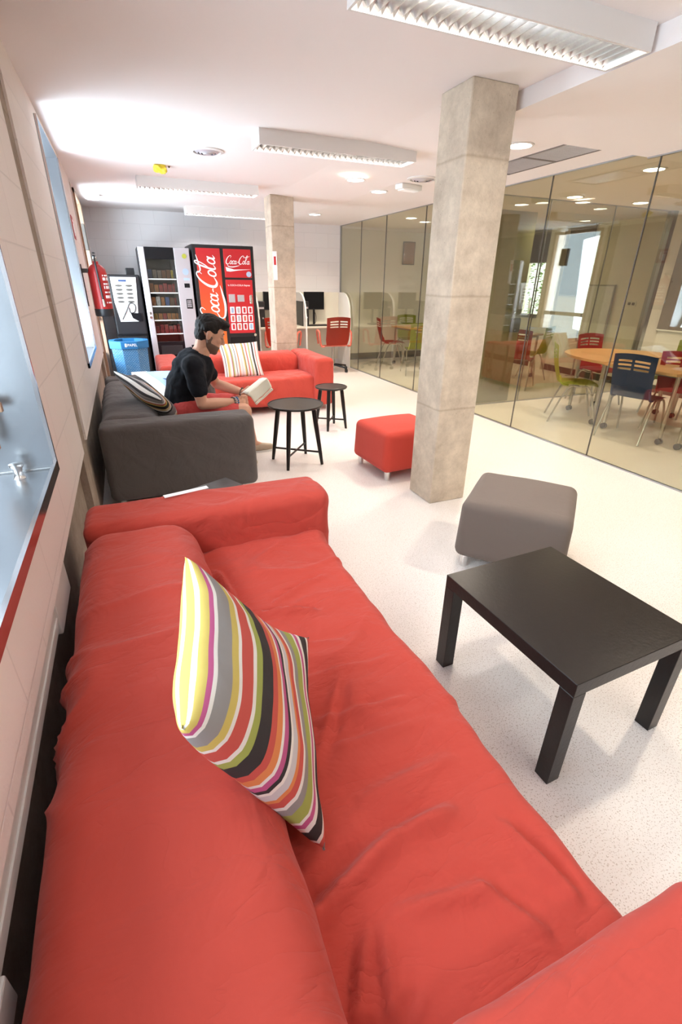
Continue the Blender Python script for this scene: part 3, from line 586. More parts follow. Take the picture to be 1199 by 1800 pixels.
# ------------------------------------------------------------------ small black tables
def lack(label, c, rz, w_=.565, d=.635, h=.45):
    t = thing('square_side_table', label, 'side table', c, rz); bm = B(); box(bm, -w_ / 2, -d / 2, h - .052, w_ / 2, d / 2, h, .0015, 1); obj('tabletop', bm, 'blackwood', t)
    for sx in (-1, 1):
        for sy in (-1, 1):
            bm = B(); x = sx * (w_ / 2 - .027); y = sy * (d / 2 - .027); box(bm, x - .027, y - .027, 0, x + .027, y + .027, h - .052, .0015, 1); obj('leg', bm, 'blackwood', t)
    return t
lack('black square side table standing free on the floor beside the foreground sofa', (1.318, .985, 0), .03)
lack('black square side table wedged between the foreground sofa and the grey sofa', (.31, 2.40, 0), .46, .40, .40, .45)
def round_table(label, c, r, h, rz):
    t = thing('round_side_table', label, 'side table', c, rz); bm = B(); lathe(bm, [(.001, h - .012), (r - .012, h - .012), (r - .006, h - .016), (r, h - .006), (r, h), (r - .004, h + .003), (r - .009, h + .003), (r - .011, h - .001), (.001, h - .001)], 56); obj('tabletop', bm, 'blackwood', t, True)
    ft = []
    for k in range(4):
        a = PI / 4 + k * PI / 2; p0 = Vector((math.cos(a) * r * .66, math.sin(a) * r * .66, h - .012)); p1 = Vector((math.cos(a) * r * .98, math.sin(a) * r * .98, 0)); ft.append(p0.lerp(p1, .78))
        bm = B(); d = (p1 - p0); tube(bm, [p0, p0 + d * .3, p0 + d * .7, p1], [.020, .021, .018, .013], 10); obj('leg', bm, 'blackwood', t, True)
    for a, b in ((0, 2), (1, 3)):
        bm = B(); tube(bm, [ft[a], ft[b]], .009, 8); obj('stretcher', bm, 'blackwood', t, True)
    bm = B(); box(bm, -r * .6, -.016, h - .034, r * .6, .016, h - .012); box(bm, -.016, -r * .6, h - .034, .016, r * .6, h - .012); obj('top_brace', bm, 'blackwood', t)
    return t
round_table('larger black round side table standing in front of the seated man', (1.262, 3.96, 0), .245, .54, .12)
round_table('smaller black round side table between the larger one and the rear red sofa', (1.985, 4.92, 0), .178, .465, .2)
def ottoman(label, c, rz, m, w_, d, h=.42, seed=0):
    t = thing('ottoman', label, 'ottoman', c, rz)
    def tp(p):
        k = 1 + .05 * (1 - p[2] / h); return (p[0] * k, p[1] * k, p[2])
    def dsp(p, n):
        q = n * .004 * nz(p, 4, seed)
        if n[2] > .5: q[2] += .018 * max(0, 1 - (2 * p[0] / w_) ** 2) * max(0, 1 - (2 * p[1] / d) ** 2)
        return q
    softbox('cushioned_body', (-w_ / 2, -d / 2, .075), (w_ / 2, d / 2, h - .01), .05, .02, m, t, dsp, tp)
    for sx in (-1, 1):
        for sy in (-1, 1):
            bm = B(); cyl(bm, (sx * (w_ / 2 - .05), sy * (d / 2 - .05), 0), (sx * (w_ / 2 - .05), sy * (d / 2 - .05), .085), .022, .026, 18); obj('leg', bm, 'chrome', t, True)
    return t
ottoman('taupe grey fabric ottoman between the column and the black table', (1.945, 1.87, 0), math.atan2(-.466, .39), 'greyott', .57, .56, .435, 2)
ottoman('red ottoman half hidden behind the near column', (2.06, 3.50, 0), .06, 'redott', .60, .56, .42, 5)

# ------------------------------------------------------------------ vending machines
def stroke(bm, pts, widths, z, scale, origin, frame, shear=.25):
    """variable-width pen stroke as a thin raised ribbon; frame maps (u, v, depth) -> world-local"""
    P = smoothpts([(x, y, w_) for (x, y), w_ in zip(pts, widths)], 6); L_, R_ = [], []
    for i, (x, y, w_) in enumerate(P):
        a = P[max(i - 1, 0)]; b = P[min(i + 1, len(P) - 1)]; dx, dy = b[0] - a[0], b[1] - a[1]; q = math.hypot(dx, dy) or 1; nx, ny = -dy / q * w_ / 2, dx / q * w_ / 2
        for lst, s in ((L_, 1), (R_, -1)):
            u, v = x + nx * s, y + ny * s; u += v * shear; lst.append(bm.verts.new(frame(origin[0] + u * scale, origin[1] + v * scale, z)))
    for i in range(len(P) - 1):
        try: bm.faces.new((L_[i], L_[i + 1], R_[i + 1], R_[i]))
        except Exception: pass
def ell(cx, cy, rx, ry, a0=60, a1=420, n=10): return [(cx + rx * math.cos(math.radians(a0 + (a1 - a0) * k / n)), cy + ry * math.sin(math.radians(a0 + (a1 - a0) * k / n))) for k in range(n + 1)]
def coca(name, frame, origin, scale, parent, z=.003, tail=True):
    bm = B(); T = .17
    def st(p, w_=None, z_=z): stroke(bm, p, w_ or [T * .5] + [T] * (len(p) - 2) + [T * .4], z_, scale, origin, frame)
    def bigC(x): st([(x + 1.15, 1.62), (x + 1.3, 2.0), (x + .95, 2.2), (x + .45, 1.8), (x + .12, 1.0), (x + .2, .28), (x + .65, .02), (x + 1.15, .3)], [.06, .1, .13, .2, .27, .26, .2, .07])
    def o(x): st(ell(x + .35, .47, .27, .42), [.15] * 11)
    def c(x): st([(x + .62, .78), (x + .42, .92), (x + .16, .7), (x + .1, .3), (x + .32, .04), (x + .7, .22)], [.1, .13, .2, .2, .15, .06])
    def a(x): st(ell(x + .34, .45, .25, .4), [.14] * 11); st([(x + .66, .9), (x + .62, .4), (x + .72, .06), (x + .98, .25)], [.16, .18, .15, .06])
    bigC(0); o(1.15); c(1.8); a(2.35)
    st([(3.3, .5), (3.5, .56), (3.68, .52)], [.1, .13, .1])
    bigC(3.75); o(4.9); st([(5.6, .5), (5.95, 1.3), (6.1, 2.1), (5.9, 2.25), (5.75, 1.7), (5.7, .5), (5.85, .05), (6.15, .25)], [.07, .1, .12, .13, .17, .18, .14, .06]); a(6.15)
    # the first C's long tail and the second C's cap swash
    st([(.75, .0), (.7, -.3), (1.1, -.62), (2.2, -.72), (3.4, -.5), (4.2, -.3)], [.07, .12, .2, .26, .2, .04], z + .0006)
    st([(4.9, 2.05), (5.3, 1.75), (6.0, 1.9), (6.7, 2.1)], [.08, .14, .16, .05], z + .0012)
    return obj(name, bm, 'vwhite', parent)
vm = thing('drinks_vending_machine', 'tall black and red cola drinks vending machine', 'vending machine', (1.10, 8.40, 0)); Wv, Hv, Dv = .95, 2.0, .8
bm = B(); box(bm, 0, .05, .08, Wv, Dv, Hv, .008); box(bm, .02, .1, 0, Wv - .02, Dv - .05, .08); obj('cabinet', bm, 'black', vm)
bm = B(); box(bm, 0, -.01, .1, Wv, .05, Hv, .012); obj('door', bm, 'black', vm)
# left lit panel: red to orange downwards
m_, tt, bb = nodes('red_orange_print'); tc = tt.nodes.new('ShaderNodeTexCoord'); sp = tt.nodes.new('ShaderNodeSeparateXYZ'); rp = tt.nodes.new('ShaderNodeValToRGB')
mr = tt.nodes.new('ShaderNodeMapRange'); mr.inputs[1].default_value = .5; mr.inputs[2].default_value = 1.9; tt.links.new(tc.outputs['Object'], sp.inputs[0]); tt.links.new(sp.outputs[2], mr.inputs[0]); tt.links.new(mr.outputs[0], rp.inputs[0])
rp.color_ramp.elements[0].color = (.82, .20, .04, 1); rp.color_ramp.elements[1].color = (.60, .02, .03, 1); rp.color_ramp.elements.new(.45).color = (.78, .10, .03, 1)
tt.links.new(rp.outputs[0], bb.inputs['Base Color']); bb.inputs['Roughness'].default_value = .3; M['redorange'] = m_
bm = B(); box(bm, .055, -.02, .35, .42, -.008, Hv - .05, .006); pn = obj('display_panel', bm, 'redorange', vm)
coca('script_lettering', lambda u, v, z: (u, -.021 - z, v), (0, 0), .1, vm) if False else None
fr = lambda u, v, z: (-v, -.021 - z, u)   # rotated 90 degrees: reads upwards
coca('script_lettering', fr, (.87, -.335), .137, vm)
bm = B(); box(bm, .47, -.02, 1.55, Wv - .05, -.008, Hv - .05, .006); obj('logo_panel', bm, 'cokered', vm)
coca('script_lettering', lambda u, v, z: (u, -.021 - z, v), (.49, 1.74), .054, vm)
bm = B(); prism(bm, [(.49, 1.70), (.62, 1.665), (.90, 1.672), (.70, 1.655), (.56, 1.635), (.50, 1.64)], -.0235, -.0205, lambda x, y, z: (x, z, y)); obj('white_ribbon', bm, 'vwhite', vm)
bm = B(); cyl(bm, (.85, -.021, 1.60), (.85, -.025, 1.60), .04, seg=24); obj('round_sticker', bm, 'lightblue', vm)
bm = B(); box(bm, .47, -.02, .72, Wv - .05, -.008, 1.52, .006); obj('selection_panel', bm, 'cokered', vm)
text('small_lettering', 'la COCA-COLA Expres', .036, FACE_Y(.68, -.0205, 1.44), 'vwhite', vm, .001)
bm = B(); box(bm, .50, -.026, 1.19, .60, -.019, 1.31, .003); obj('coin_slot', bm, 'silver', vm)
bm = B(); box(bm, .64, -.026, 1.20, .75, -.019, 1.30, .003); obj('price_plate', bm, 'silver', vm)
bm = B(); box(bm, .84, -.03, 1.17, .88, -.019, 1.30, .003); obj('coin_return', bm, 'chrome', vm)
for r_ in range(3):
    for c_ in range(4):
        x = .505 + c_ * .098; z = 1.02 - r_ * .125
        bm = B(); box(bm, x, -.028, z, x + .072, -.019, z + .105, .008); b_ = obj('selection_button', bm, 'vwhite', vm)
        bm = B(); box(bm, x + .018, -.031, z + .015, x + .054, -.027, z + .09, .006); obj('drink_picture', bm, random.choice(['cokered', 'silver', 'lightblue', 'orange', 'cokered', 'dark']), b_)
bm = B(); box(bm, .48, -.022, .36, Wv - .06, -.006, .66, .01); obj('delivery_flap', bm, 'black_gloss', vm)
bm = B(); cyl(bm, (.89, -.02, .69), (.89, -.045, .69), .022, seg=18); obj('lock', bm, 'chrome', vm)

sm = thing('snack_vending_machine', 'silver and black glass-fronted snack vending machine', 'vending machine', (.335, 8.42, 0)); Ws, Hs, Ds = .725, 1.94, .8
bm = B(); box(bm, 0, .3, .07, Ws, Ds, Hs); box(bm, 0, 0, .07, .012, .3, Hs); box(bm, .46, .0, .07, Ws, .3, Hs); box(bm, 0, 0, .07, Ws, .3, .4); box(bm, 0, 0, Hs - .015, Ws, .3, Hs); obj('cabinet', bm, 'black', sm)
bm = B(); box(bm, 0, -.03, .08, .085, 0, Hs, .006); obj('left_frame', bm, 'silver', sm)
bm = B(); box(bm, .50, -.03, .08, Ws, 0, Hs, .006); cp = obj('control_panel', bm, 'silver', sm)
bm = B(); box(bm, .085, -.025, 1.78, .50, .0, Hs, .003); obj('top_panel', bm, 'black_gloss', sm)
bm = B(); box(bm, .085, -.02, .62, .50, -.014, 1.78); obj('glass_front', bm, 'wglass', sm)
bm = B(); box(bm, .085, -.026, .08, .50, 0, .62, .004); obj('delivery_door', bm, 'black_gloss', sm)
bm = B(); box(bm, .13, -.03, .42, .46, -.024, .56, .004); obj('delivery_flap', bm, 'black', sm)
bm = B(); box(bm, .60, -.034, 1.40, .68, -.029, 1.46, .002); obj('display_screen', bm, 'black_gloss', cp)
bm = B(); box(bm, .60, -.038, 1.10, .69, -.029, 1.24, .004); kp = obj('keypad', bm, 'black', cp)
bm = B()
for i in range(3):
    for j in range(4): box(bm, .613 + i * .022, -.041, 1.125 + j * .026, .629 + i * .022, -.037, 1.143 + j * .026)
obj('keys', bm, 'silver', kp)
bm = B(); cyl(bm, (.64, -.03, 1.62), (.64, -.034, 1.62), .045, seg=28); obj('round_logo', bm, 'lightblue', cp)
bm = B(); box(bm, .60, -.033, 1.50, .69, -.029, 1.535, .002); obj('blue_sticker', bm, 'lightblue', cp)
bm = B(); cyl(bm, (.645, -.03, 1.83), (.645, -.034, 1.83), .033, seg=28); obj('green_badge', bm, 'lime', cp)
bm = B(); cyl(bm, (.045, -.03, .98), (.045, -.05, .98), .018, seg=16); box(bm, .03, -.036, 1.02, .06, -.029, 1.06, .003); obj('lock', bm, 'chrome', sm)
bm = B(); box(bm, .60, -.036, .50, .70, -.029, .56, .003); obj('bill_slot', bm, 'black', cp)
bm = B(); box(bm, .59, -.036, .32, .70, -.029, .44, .003); obj('coin_return', bm, 'black', cp)
hues = [((.30, .03, .03), 'red'), ((.42, .28, .04), 'yellow'), ((.14, .06, .03), 'brown'), ((.50, .46, .42), 'white'), ((.05, .09, .22), 'blue'), ((.40, .14, .03), 'orange'), ((.18, .13, .10), 'dark')]
for i, (c_, n_) in enumerate(hues): M['pk%d' % i] = mat('wrapper_' + n_, tuple(q * .45 for q in c_), .3, var=.35, vscale=30)
shelf_z = [1.52, 1.33, 1.14, .94, .74]; names = ['top', 'second', 'third', 'fourth', 'bottom']; posn = ['first', 'second', 'third', 'fourth', 'fifth', 'sixth']
pk0 = B(); box(pk0, -.027, -.008, 0, .027, .01, .115, .004); pkme = bpy.data.meshes.new('snack_packet'); 
for v in pk0.verts:
    v.co.y *= max(.2, 1 - abs(v.co.z - .057) / .06) * 2.4 + .3
pk0.to_mesh(pkme); pk0.free()
for k, z in enumerate(shelf_z):
    bm = B(); box(bm, .09, .0, z - .012, .495, .28, z); sh = obj('shelf', bm, 'dark', sm)
    bm = B(); box(bm, .09, -.008, z - .014, .495, .002, z + .002); obj('price_strip', bm, 'vwhite', sh)
    for j in range(6):
        hi = random.choice([0, 1, 2, 3, 5, 0, 2, 4]) if k < 4 else 0
        if k == 0: hi = random.choice([6, 1, 4, 2])
        me = pkme.copy(); me.materials.append(M['pk%d' % hi]); o = bpy.data.objects.new('snack_packet', me); C.objects.link(o)
        o.location = (.335 + .125 + j * .066, 8.42 + random.uniform(.03, .06), z + .0005); o.scale = (1, 1, random.uniform(.9, 1.15) if k != 3 else .8)
        tag(o, '%s snack packet, %s from the left on the %s shelf of the snack machine' % (hues[hi][1], posn[j], names[k]), 'snack packet', 'snack packets in the vending machine')
l = bpy.data.lights.new('case_lamp', 'AREA'); l.shape = 'RECTANGLE'; l.size = .36; l.size_y = .03; l.energy = .25; lo = bpy.data.objects.new('case_lamp', l); C.objects.link(lo); lo.location = (.63, 8.44, 1.76)

cm = thing('coffee_machine', 'black coffee vending machine with a pale button panel, left of the snack machine', 'coffee machine', (-.15, 8.5, 0)); 
bm = B(); box(bm, 0, .02, .03, .46, .75, 1.50, .015); obj('cabinet', bm, 'black', cm)
bm = B(); box(bm, 0, -.03, .72, .46, .03, 1.57, .03, 4); dr = obj('upper_door', bm, 'black', cm)
bm = B(); prism(bm, [(.045, 1.535), (.40, 1.535), (.385, 1.33), (.345, .92), (.09, .92), (.05, 1.2)], -.040, -.028, lambda x, y, z: (x, z, y)); fp = obj('button_panel', bm, 'white', dr)
for c_ in (0, 1):
    for r_ in range(5):
        x = .145 + c_ * .14; z = 1.42 - r_ * .055; bm = B(); lathe(bm, [(.001, 0), (.05, 0), (.045, .006), (.001, .008)], 20)
        for v in bm.verts: v.co = Vector((x + v.co.x, -.040 - v.co.z, z + v.co.y * .3))
        obj('product_button', bm, 'dark', fp)
bm = B(); box(bm, .15, -.044, 1.475, .26, -.04, 1.50, .001); obj('display_screen', bm, 'blue', fp)
bm = B(); tube(bm, smoothpts([(.12, -.045, .95), (.2, -.05, 1.08), (.26, -.05, 1.18), (.33, -.05, 1.15), (.31, -.05, 1.06), (.25, -.05, 1.05), (.24, -.05, 1.12)], 5), .006, 6); obj('swirl_emblem', bm, 'black', fp, True)
bm = B(); prism(bm, [(.25, 1.04), (.40, 1.04), (.40, .93), (.34, .93), (.27, .97)], -.05, -.04, lambda x, y, z: (x, z, y)); obj('cup_opening', bm, 'black_gloss', cm)
bm = B(); box(bm, .02, -.02, .05, .44, .02, .70, .01); ld = obj('lower_door', bm, 'black', cm)
bm = B(); box(bm, .32, -.03, .56, .37, -.018, .63, .003); cyl(bm, (.29, -.02, .6), (.29, -.03, .6), .008, seg=12); obj('lock', bm, 'chrome', ld)
bm = B(); box(bm, .28, .1, 1.5, .40, .3, 1.66, .006); obj('rear_box', bm, 'black', cm)

# blue recycling bin
t = thing('recycling_bin', 'blue octagonal cardboard recycling bin with printed sides', 'bin', (.0, 8.02, 0)); n = 8
oc = lambda r: [(r * math.cos(PI / 8 + k * PI / 4), r * math.sin(PI / 8 + k * PI / 4)) for k in range(8)]
m_, tt, bb = nodes('printed_blue_card'); tc = tt.nodes.new('ShaderNodeTexCoord'); sp = tt.nodes.new('ShaderNodeSeparateXYZ'); cb = tt.nodes.new('ShaderNodeCombineXYZ'); br = tt.nodes.new('ShaderNodeTexBrick')
tt.links.new(tc.outputs['Object'], sp.inputs[0]); tt.links.new(sp.outputs[0], cb.inputs[0]); tt.links.new(sp.outputs[2], cb.inputs[1]); tt.links.new(cb.outputs[0], br.inputs[0])
br.inputs['Scale'].default_value = 1; br.inputs['Brick Width'].default_value = .035; br.inputs['Row Height'].default_value = .018; br.inputs['Mortar Size'].default_value = .004
br.inputs['Color1'].default_value = (.09, .29, .50, 1); br.inputs['Color2'].default_value = (.18, .38, .56, 1); br.inputs['Mortar'].default_value = (.015, .09, .24, 1); tt.links.new(br.outputs[0], bb.inputs['Base Color']); M['binprint'] = m_
bm = B(); a = [bm.verts.new((x, y, 0)) for x, y in oc(.235)]; b = [bm.verts.new((x, y, .62)) for x, y in oc(.265)]
for k in range(8): bm.faces.new((a[k], a[(k + 1) % 8], b[(k + 1) % 8], b[k]))
bm.faces.new(a[::-1]); obj('body', bm, 'binprint', t)
bm = B(); a = [bm.verts.new((x, y, .60)) for x, y in oc(.285)]; b = [bm.verts.new((x, y, .70)) for x, y in oc(.29)]; c_ = [bm.verts.new((x * .74, y * .74, .70)) for x, y in oc(.29)]; d_ = [bm.verts.new((x * .74, y * .74, .62)) for x, y in oc(.29)]
for p, q in ((a, b), (b, c_), (c_, d_)):
    for k in range(8): bm.faces.new((p[k], p[(k + 1) % 8], q[(k + 1) % 8], q[k]))
obj('rim', bm, 'binblue', t)
bm = B(); prism(bm, oc(.20), .55, .56); obj('dark_bag', bm, 'black', t)
text('rim_lettering', 'PAPEL', .05, FACE_Y(.04, -.272, .652), 'vwhite', t, .001)
bm = B(); box(bm, -.06, -.2725, .63, -.035, -.266, .675); obj('rim_label', bm, 'vwhite', t)
bm = B(); box(bm, -.04, -.262, .24, .18, -.25, .28); box(bm, -.04, -.262, .12, -.01, -.25, .28); box(bm, .15, -.262, .12, .18, -.25, .28); obj('printed_frame', bm, 'vwhite', t)

# fire extinguisher on the left wall
t = thing('fire_extinguisher', 'red fire extinguisher hanging on the left wall above the grey sofa', 'fire extinguisher', (-.175, 5.7, 1.165)); t.scale = (.95, .95, .93); bm = B()
lathe(bm, [(.001, .075), (.088, .075), (.088, .42), (.080, .46), (.055, .49), (.028, .505), (.026, .53), (.001, .53)], 32); obj('cylinder', bm, 'ext', t, True)
bm = B(); lathe(bm, [(.001, 0), (.085, 0), (.092, .012), (.092, .075), (.001, .076)], 32); obj('base_boot', bm, 'black', t, True)
bm = B(); cyl(bm, (0, 0, .52), (0, 0, .56), .02); box(bm, -.02, -.02, .55, .02, .03, .575, .004); obj('valve', bm, 'chrome', t, True)
bm = B(); box(bm, -.012, -.09, .572, .012, .03, .584, .003); box(bm, -.012, -.08, .60, .012, .02, .61, .003); obj('handle', bm, 'black', t)
bm = B(); tube(bm, smoothpts([(0, .0, .55), (.0, -.07, .55), (.0, -.105, .48), (.005, -.102, .3), (.01, -.10, .16)], 6), .009, 8); hs = obj('hose', bm, 'black', t, True)
bm = B(); cyl(bm, (.01, -.10, .17), (.012, -.102, .10), .011, .015); obj('nozzle', bm, 'chrome', hs)
bm = B()
for k, z in enumerate((.13, .18, .23, .27, .31, .35, .39)):
    for j in range(7):
        a0 = math.radians(-62 + j * 14); a1 = math.radians(-62 + j * 14 + (12 if (k + j) % 3 else 6)); r0 = .0888
        v = [bm.verts.new((r0 * math.cos(a), r0 * math.sin(a), zz)) for a, zz in ((a0, z), (a1, z), (a1, z + (.028 if k % 2 else .014)), (a0, z + (.028 if k % 2 else .014)))]; bm.faces.new(v)
obj('label_print', bm, 'vwhite', t)
bm = B(); box(bm, -.145, -.02, .42, -.085, .02, .46); box(bm, -.145, -.02, .1, -.135, .02, .5); box(bm, -.09, -.09, .43, -.08, .09, .45); obj('wall_bracket', bm, 'dark', t)
t = thing('fire_sign', 'small red and white extinguisher sign on the left wall', 'sign', (XL + .004, 5.95, 1.95)); bm = B(); box(bm, -.003, -.1, -.1, .003, .1, .1, .001); obj('plate', bm, 'redp', t)
bm = B(); box(bm, .003, -.05, -.07, .005, .01, .03); box(bm, .003, .03, -.04, .005, .06, .06); box(bm, .003, -.08, .05, .005, .0, .065); obj('pictogram', bm, 'vwhite', t)

# ------------------------------------------------------------------ computer desk
t = thing('computer_desk', 'ivory computer desk with rounded divider screens in the back corner', 'desk', (2.15, 8.72, 0)); Ld = 1.76
bm = B(); box(bm, 0, .02, .735, Ld, .56, .765, .003); obj('worktop', bm, 'ivory', t)
bm = B(); box(bm, 0, .545, .1, Ld, .57, 1.33, .003); obj('back_panel', bm, 'ivory', t)
prof = [(.0, 0), (.56, 0), (.56, 1.33), (.36, 1.33)] + [(.36 - .33 * math.sin(a), 1.0 + .33 * math.cos(a)) for a in [PI / 2 * k / 10 for k in range(1, 11)]] + [(.0, .9)]
for x in (0, .87, 1.74):
    bm = B(); prism(bm, prof, x, x + .028, lambda y, z, x_: (x_, y, z)); obj('divider', bm, 'whitep', t)
def monitor(x, y, lab):
    t = thing('monitor', lab, 'monitor', (x, y, .765), 0, 'desk monitors'); bm = B(); box(bm, -.20, -.015, .27, .20, .015, .575, .006); obj('screen_housing', bm, 'black', t)
    bm = B(); box(bm, -.19, -.017, .285, .19, -.0145, .565); obj('screen', bm, 'black_gloss', t)
    bm = B(); box(bm, -.02, .0, .01, .02, .02, .3, .003); obj('stand', bm, 'black', t)
    bm = B(); lathe(bm, [(.001, 0), (.1, 0), (.1, .008), (.001, .012)], 24); obj('base', bm, 'black', t)
monitor(2.55, 9.1, 'black monitor on the desk left of the far column'); monitor(3.32, 9.1, 'black monitor on the desk right of the far column')
for x, lab in ((2.245, 'black computer tower at the left end of the desk'), (2.97 + .10, 'black computer tower right of the far column')):
    t = thing('computer_tower', lab, 'computer', (x, 8.95, .765)); bm = B(); box(bm, -.06, -.1, 0, .06, .28, .42, .006); obj('case', bm, 'black', t)
    bm = B(); cyl(bm, (.02, -.101, .15), (.02, -.106, .15), .014, seg=16); box(bm, -.045, -.103, .3, .045, -.1, .33); obj('front_buttons', bm, 'silver', t)
for x, lab in ((2.52, 'black keyboard left of the far column'), (3.3, 'black keyboard behind the red swivel chair')):
    t = thing('keyboard', lab, 'keyboard', (x, 8.87, .766)); bm = B(); box(bm, -.2, -.06, 0, .2, .07, .02, .004); obj('body', bm, 'black', t)
    bm = B()
    for i in range(14):
        for j in range(4): box(bm, -.185 + i * .0265, -.05 + j * .028, .02, -.163 + i * .0265, -.027 + j * .028, .026)
    obj('keys', bm, 'dark', t)
for x, lab in ((3.3, 'black cable hanging below the right monitor'), (2.53, 'black cable hanging below the left monitor')):
    bm = B(); tube(bm, smoothpts([(x, 9.08, 1.05), (x + .06, 9.1, .92), (x + .02, 9.05, .80), (x - .1, 9.0, .775), (x - .25, 9.05, .82), (x - .3, 9.1, .80)], 6), .005, 6); o = obj('cable', bm, 'black', None, True); tag(o, lab, 'cable')

# ------------------------------------------------------------------ chairs
def shell(w0, w1, z0, z1, y0, y1, curve, slots=True, th=.010):
    """plastic back: curved sheet with horizontal slots near the top; local y = depth, x = width"""
    bm = B(); nu, nv = 15, 22; g = {}
    for i in range(nu + 1):
        for j in range(nv + 1):
            u = i / nu * 2 - 1; v = j / nv; w_ = w0 + (w1 - w0) * v; w_ *= 1 - .10 * max(0, 1 - v * 5) - .0
            g[i, j] = bm.verts.new((u * w_ / 2, y0 + (y1 - y0) * v + curve * math.sin(PI * v) - .035 * (1 - u * u), z0 + (z1 - z0) * v - .02 * u * u * v))
    for i in range(nu):
        for j in range(nv):
            if slots and j in (14, 16, 18) and 2 <= i < nu - 2 and i != nu // 2: continue
            bm.faces.new((g[i, j], g[i + 1, j], g[i + 1, j + 1], g[i, j + 1]))
    bmesh.ops.solidify(bm, geom=bm.faces[:], thickness=th); return bm
def seat_pan(w_, d, z, th=.022):
    bm = B(); n = 14; g = {}
    for i in range(n + 1):
        for j in range(n + 1):
            u, v = i / n * 2 - 1, j / n * 2 - 1; k = (1 - .12 * (abs(v) ** 3) * abs(u)); g[i, j] = bm.verts.new((u * w_ / 2 * k, v * d / 2 * (1 - .10 * u * u), z - .012 * (1 - u * u) * (1 - v * v) - .02 * max(0, v) ** 3))
    for i in range(n):
        for j in range(n): bm.faces.new((g[i, j], g[i + 1, j], g[i + 1, j + 1], g[i, j + 1]))
    bmesh.ops.solidify(bm, geom=bm.faces[:], thickness=th); return bm
def make_chair(label, loc, rz, m, group):      # faces local +y
    t = thing('stacking_chair', label, 'chair', loc, rz, group)
    obj('seat', seat_pan(.46, .44, .46), m, t, True); obj('backrest', shell(.40, .42, .46, .90, -.20, -.31, -.02), m, t, True)
    for s in (-1, 1):
        bm = B(); tube(bm, smoothpts([(s * .20, .0, .43), (s * .215, -.13, .40), (s * .235, -.28, .0)], 5), .011, 8); obj('leg', bm, 'chair_steel', t, True)
        bm = B(); tube(bm, smoothpts([(s * .20, .0, .43), (s * .215, .12, .40), (s * .235, .25, .0)], 5), .011, 8); obj('leg', bm, 'chair_steel', t, True)
        bm = B(); tube(bm, smoothpts([(s * .19, -.12, .44), (s * .195, -.2, .46), (s * .19, -.235, .55)], 4), .012, 8); obj('back_support', bm, m, t, True)
    bm = B(); tube(bm, [(-.2, 0, .425), (.2, 0, .425)], .01, 8); obj('crossbar', bm, 'chair_steel', t, True)
    return t
G = 'plastic stacking chairs in the glass rooms'
def face(dx, dy): return math.atan2(dy, dx) - PI / 2
ch = make_chair('lime green chair at the left end of the wooden table', (4.92, 4.22, 0), face(.75, -.65), 'lime', G)
LM, RM, BM = 'lime_plastic', 'red_plastic', 'blue_plastic'
dup(ch, (4.93, 3.42, 0), face(.97, .22), 'dark blue plastic chair in front of the wooden table', G, {LM: 'blue'})
dup(ch, (6.0, 4.83, 0), face(-.15, -1), 'dark red chair on the far side of the wooden table', G, {LM: 'redp'})
dup(ch, (6.35, 3.98, 0), face(-1, -.2), 'lime green chair at the right edge of the picture behind the table', G, {LM: 'lime'})
dup(ch, (5.62, 3.42, 0), face(.9, .3), 'dark red chair tucked under the wooden table behind the blue chair', G, {LM: 'redp'})
dup(ch, (5.72, 6.12, 0), face(.9, .6), 'dark red chair of the left room seen right of the near column', G, {LM: 'redp'})
dup(ch, (6.3, 6.55, 0), face(-.4, .9), 'lime green chair of the left room close to the greenery window', G, {LM: 'lime'})
dup(ch, (4.86, 8.75, 0), face(1, -.3), 'red chair in the left glass room left of the two green ones', G, {LM: 'redp'})
dup(ch, (4.80, 7.72, 0), face(.35, 1), 'nearer lime chair of the pair in the left glass room', G, {LM: 'lime'})
dup(ch, (5.55, 9.25, 0), face(-.2, -1), 'farther lime chair of the pair in the left glass room', G, {LM: 'lime'})
def table(label, loc, rz, poly, legs, h=.74, group=None):
    t = thing('meeting_table', label, 'table', loc, rz, group); bm = B(); prism(bm, poly, h - .028, h); bmesh.ops.bevel(bm, geom=[e for e in bm.edges if abs(e.verts[0].co.z - e.verts[1].co.z) < 1e-5], offset=.005, segments=2, affect='EDGES'); obj('tabletop', bm, 'wood', t)
    for k, (x, y) in enumerate(legs):
        bm = B(); tube(bm, [(x, y, h - .03), (x, y, .07)], .02, 12); lg = obj('leg', bm, 'chair_steel', t, True)
        bm = B(); cyl(bm, (x - .024, y, .032), (x - .006, y, .032), .031, seg=18); cyl(bm, (x + .006, y, .032), (x + .024, y, .032), .031, seg=18); cyl(bm, (x, y, .05), (x, y, .075), .012, seg=10); obj('castor', bm, 'black', lg, True)
    bm = B(); xs_ = [p[0] for p in legs]; ys_ = [p[1] for p in legs]
    for i in range(len(legs)): tube(bm, [(*legs[i], h - .05), (*legs[(i + 1) % len(legs)], h - .05)], .013, 6)
    obj('frame', bm, 'chair_steel', t); return t
def half(wx, wy, n=18, x0=0): return [(x0, 0), (x0 + wx, 0)] + [(x0 + wx / 2 + wx / 2 * math.cos(a), wy * math.sin(a)) for a in [PI * k / n for k in range(1, n)]]
table('beech topped half-round table at the far end of the joined tables in the right room', (4.84, 3.85, 0), .06, half(1.5, 1.0), [(.14, .08), (1.36, .08), (1.02, .72), (.48, .70)], group='joined tables of the right room')
table('beech topped rectangular table in the middle of the joined tables in the right room', (4.82, 3.02, 0), .03, [(0, 0), (1.55, 0), (1.55, .8), (0, .8)], [(.16, .07), (1.4, .07), (1.4, .74), (.16, .74)], group='joined tables of the right room')
table('beech half-round table at the near end of the joined tables', (6.35, 2.98, 0), PI, half(1.5, 1.0), [(.14, .08), (1.36, .08), (1.02, .72), (.48, .70)], group='joined tables of the right room')
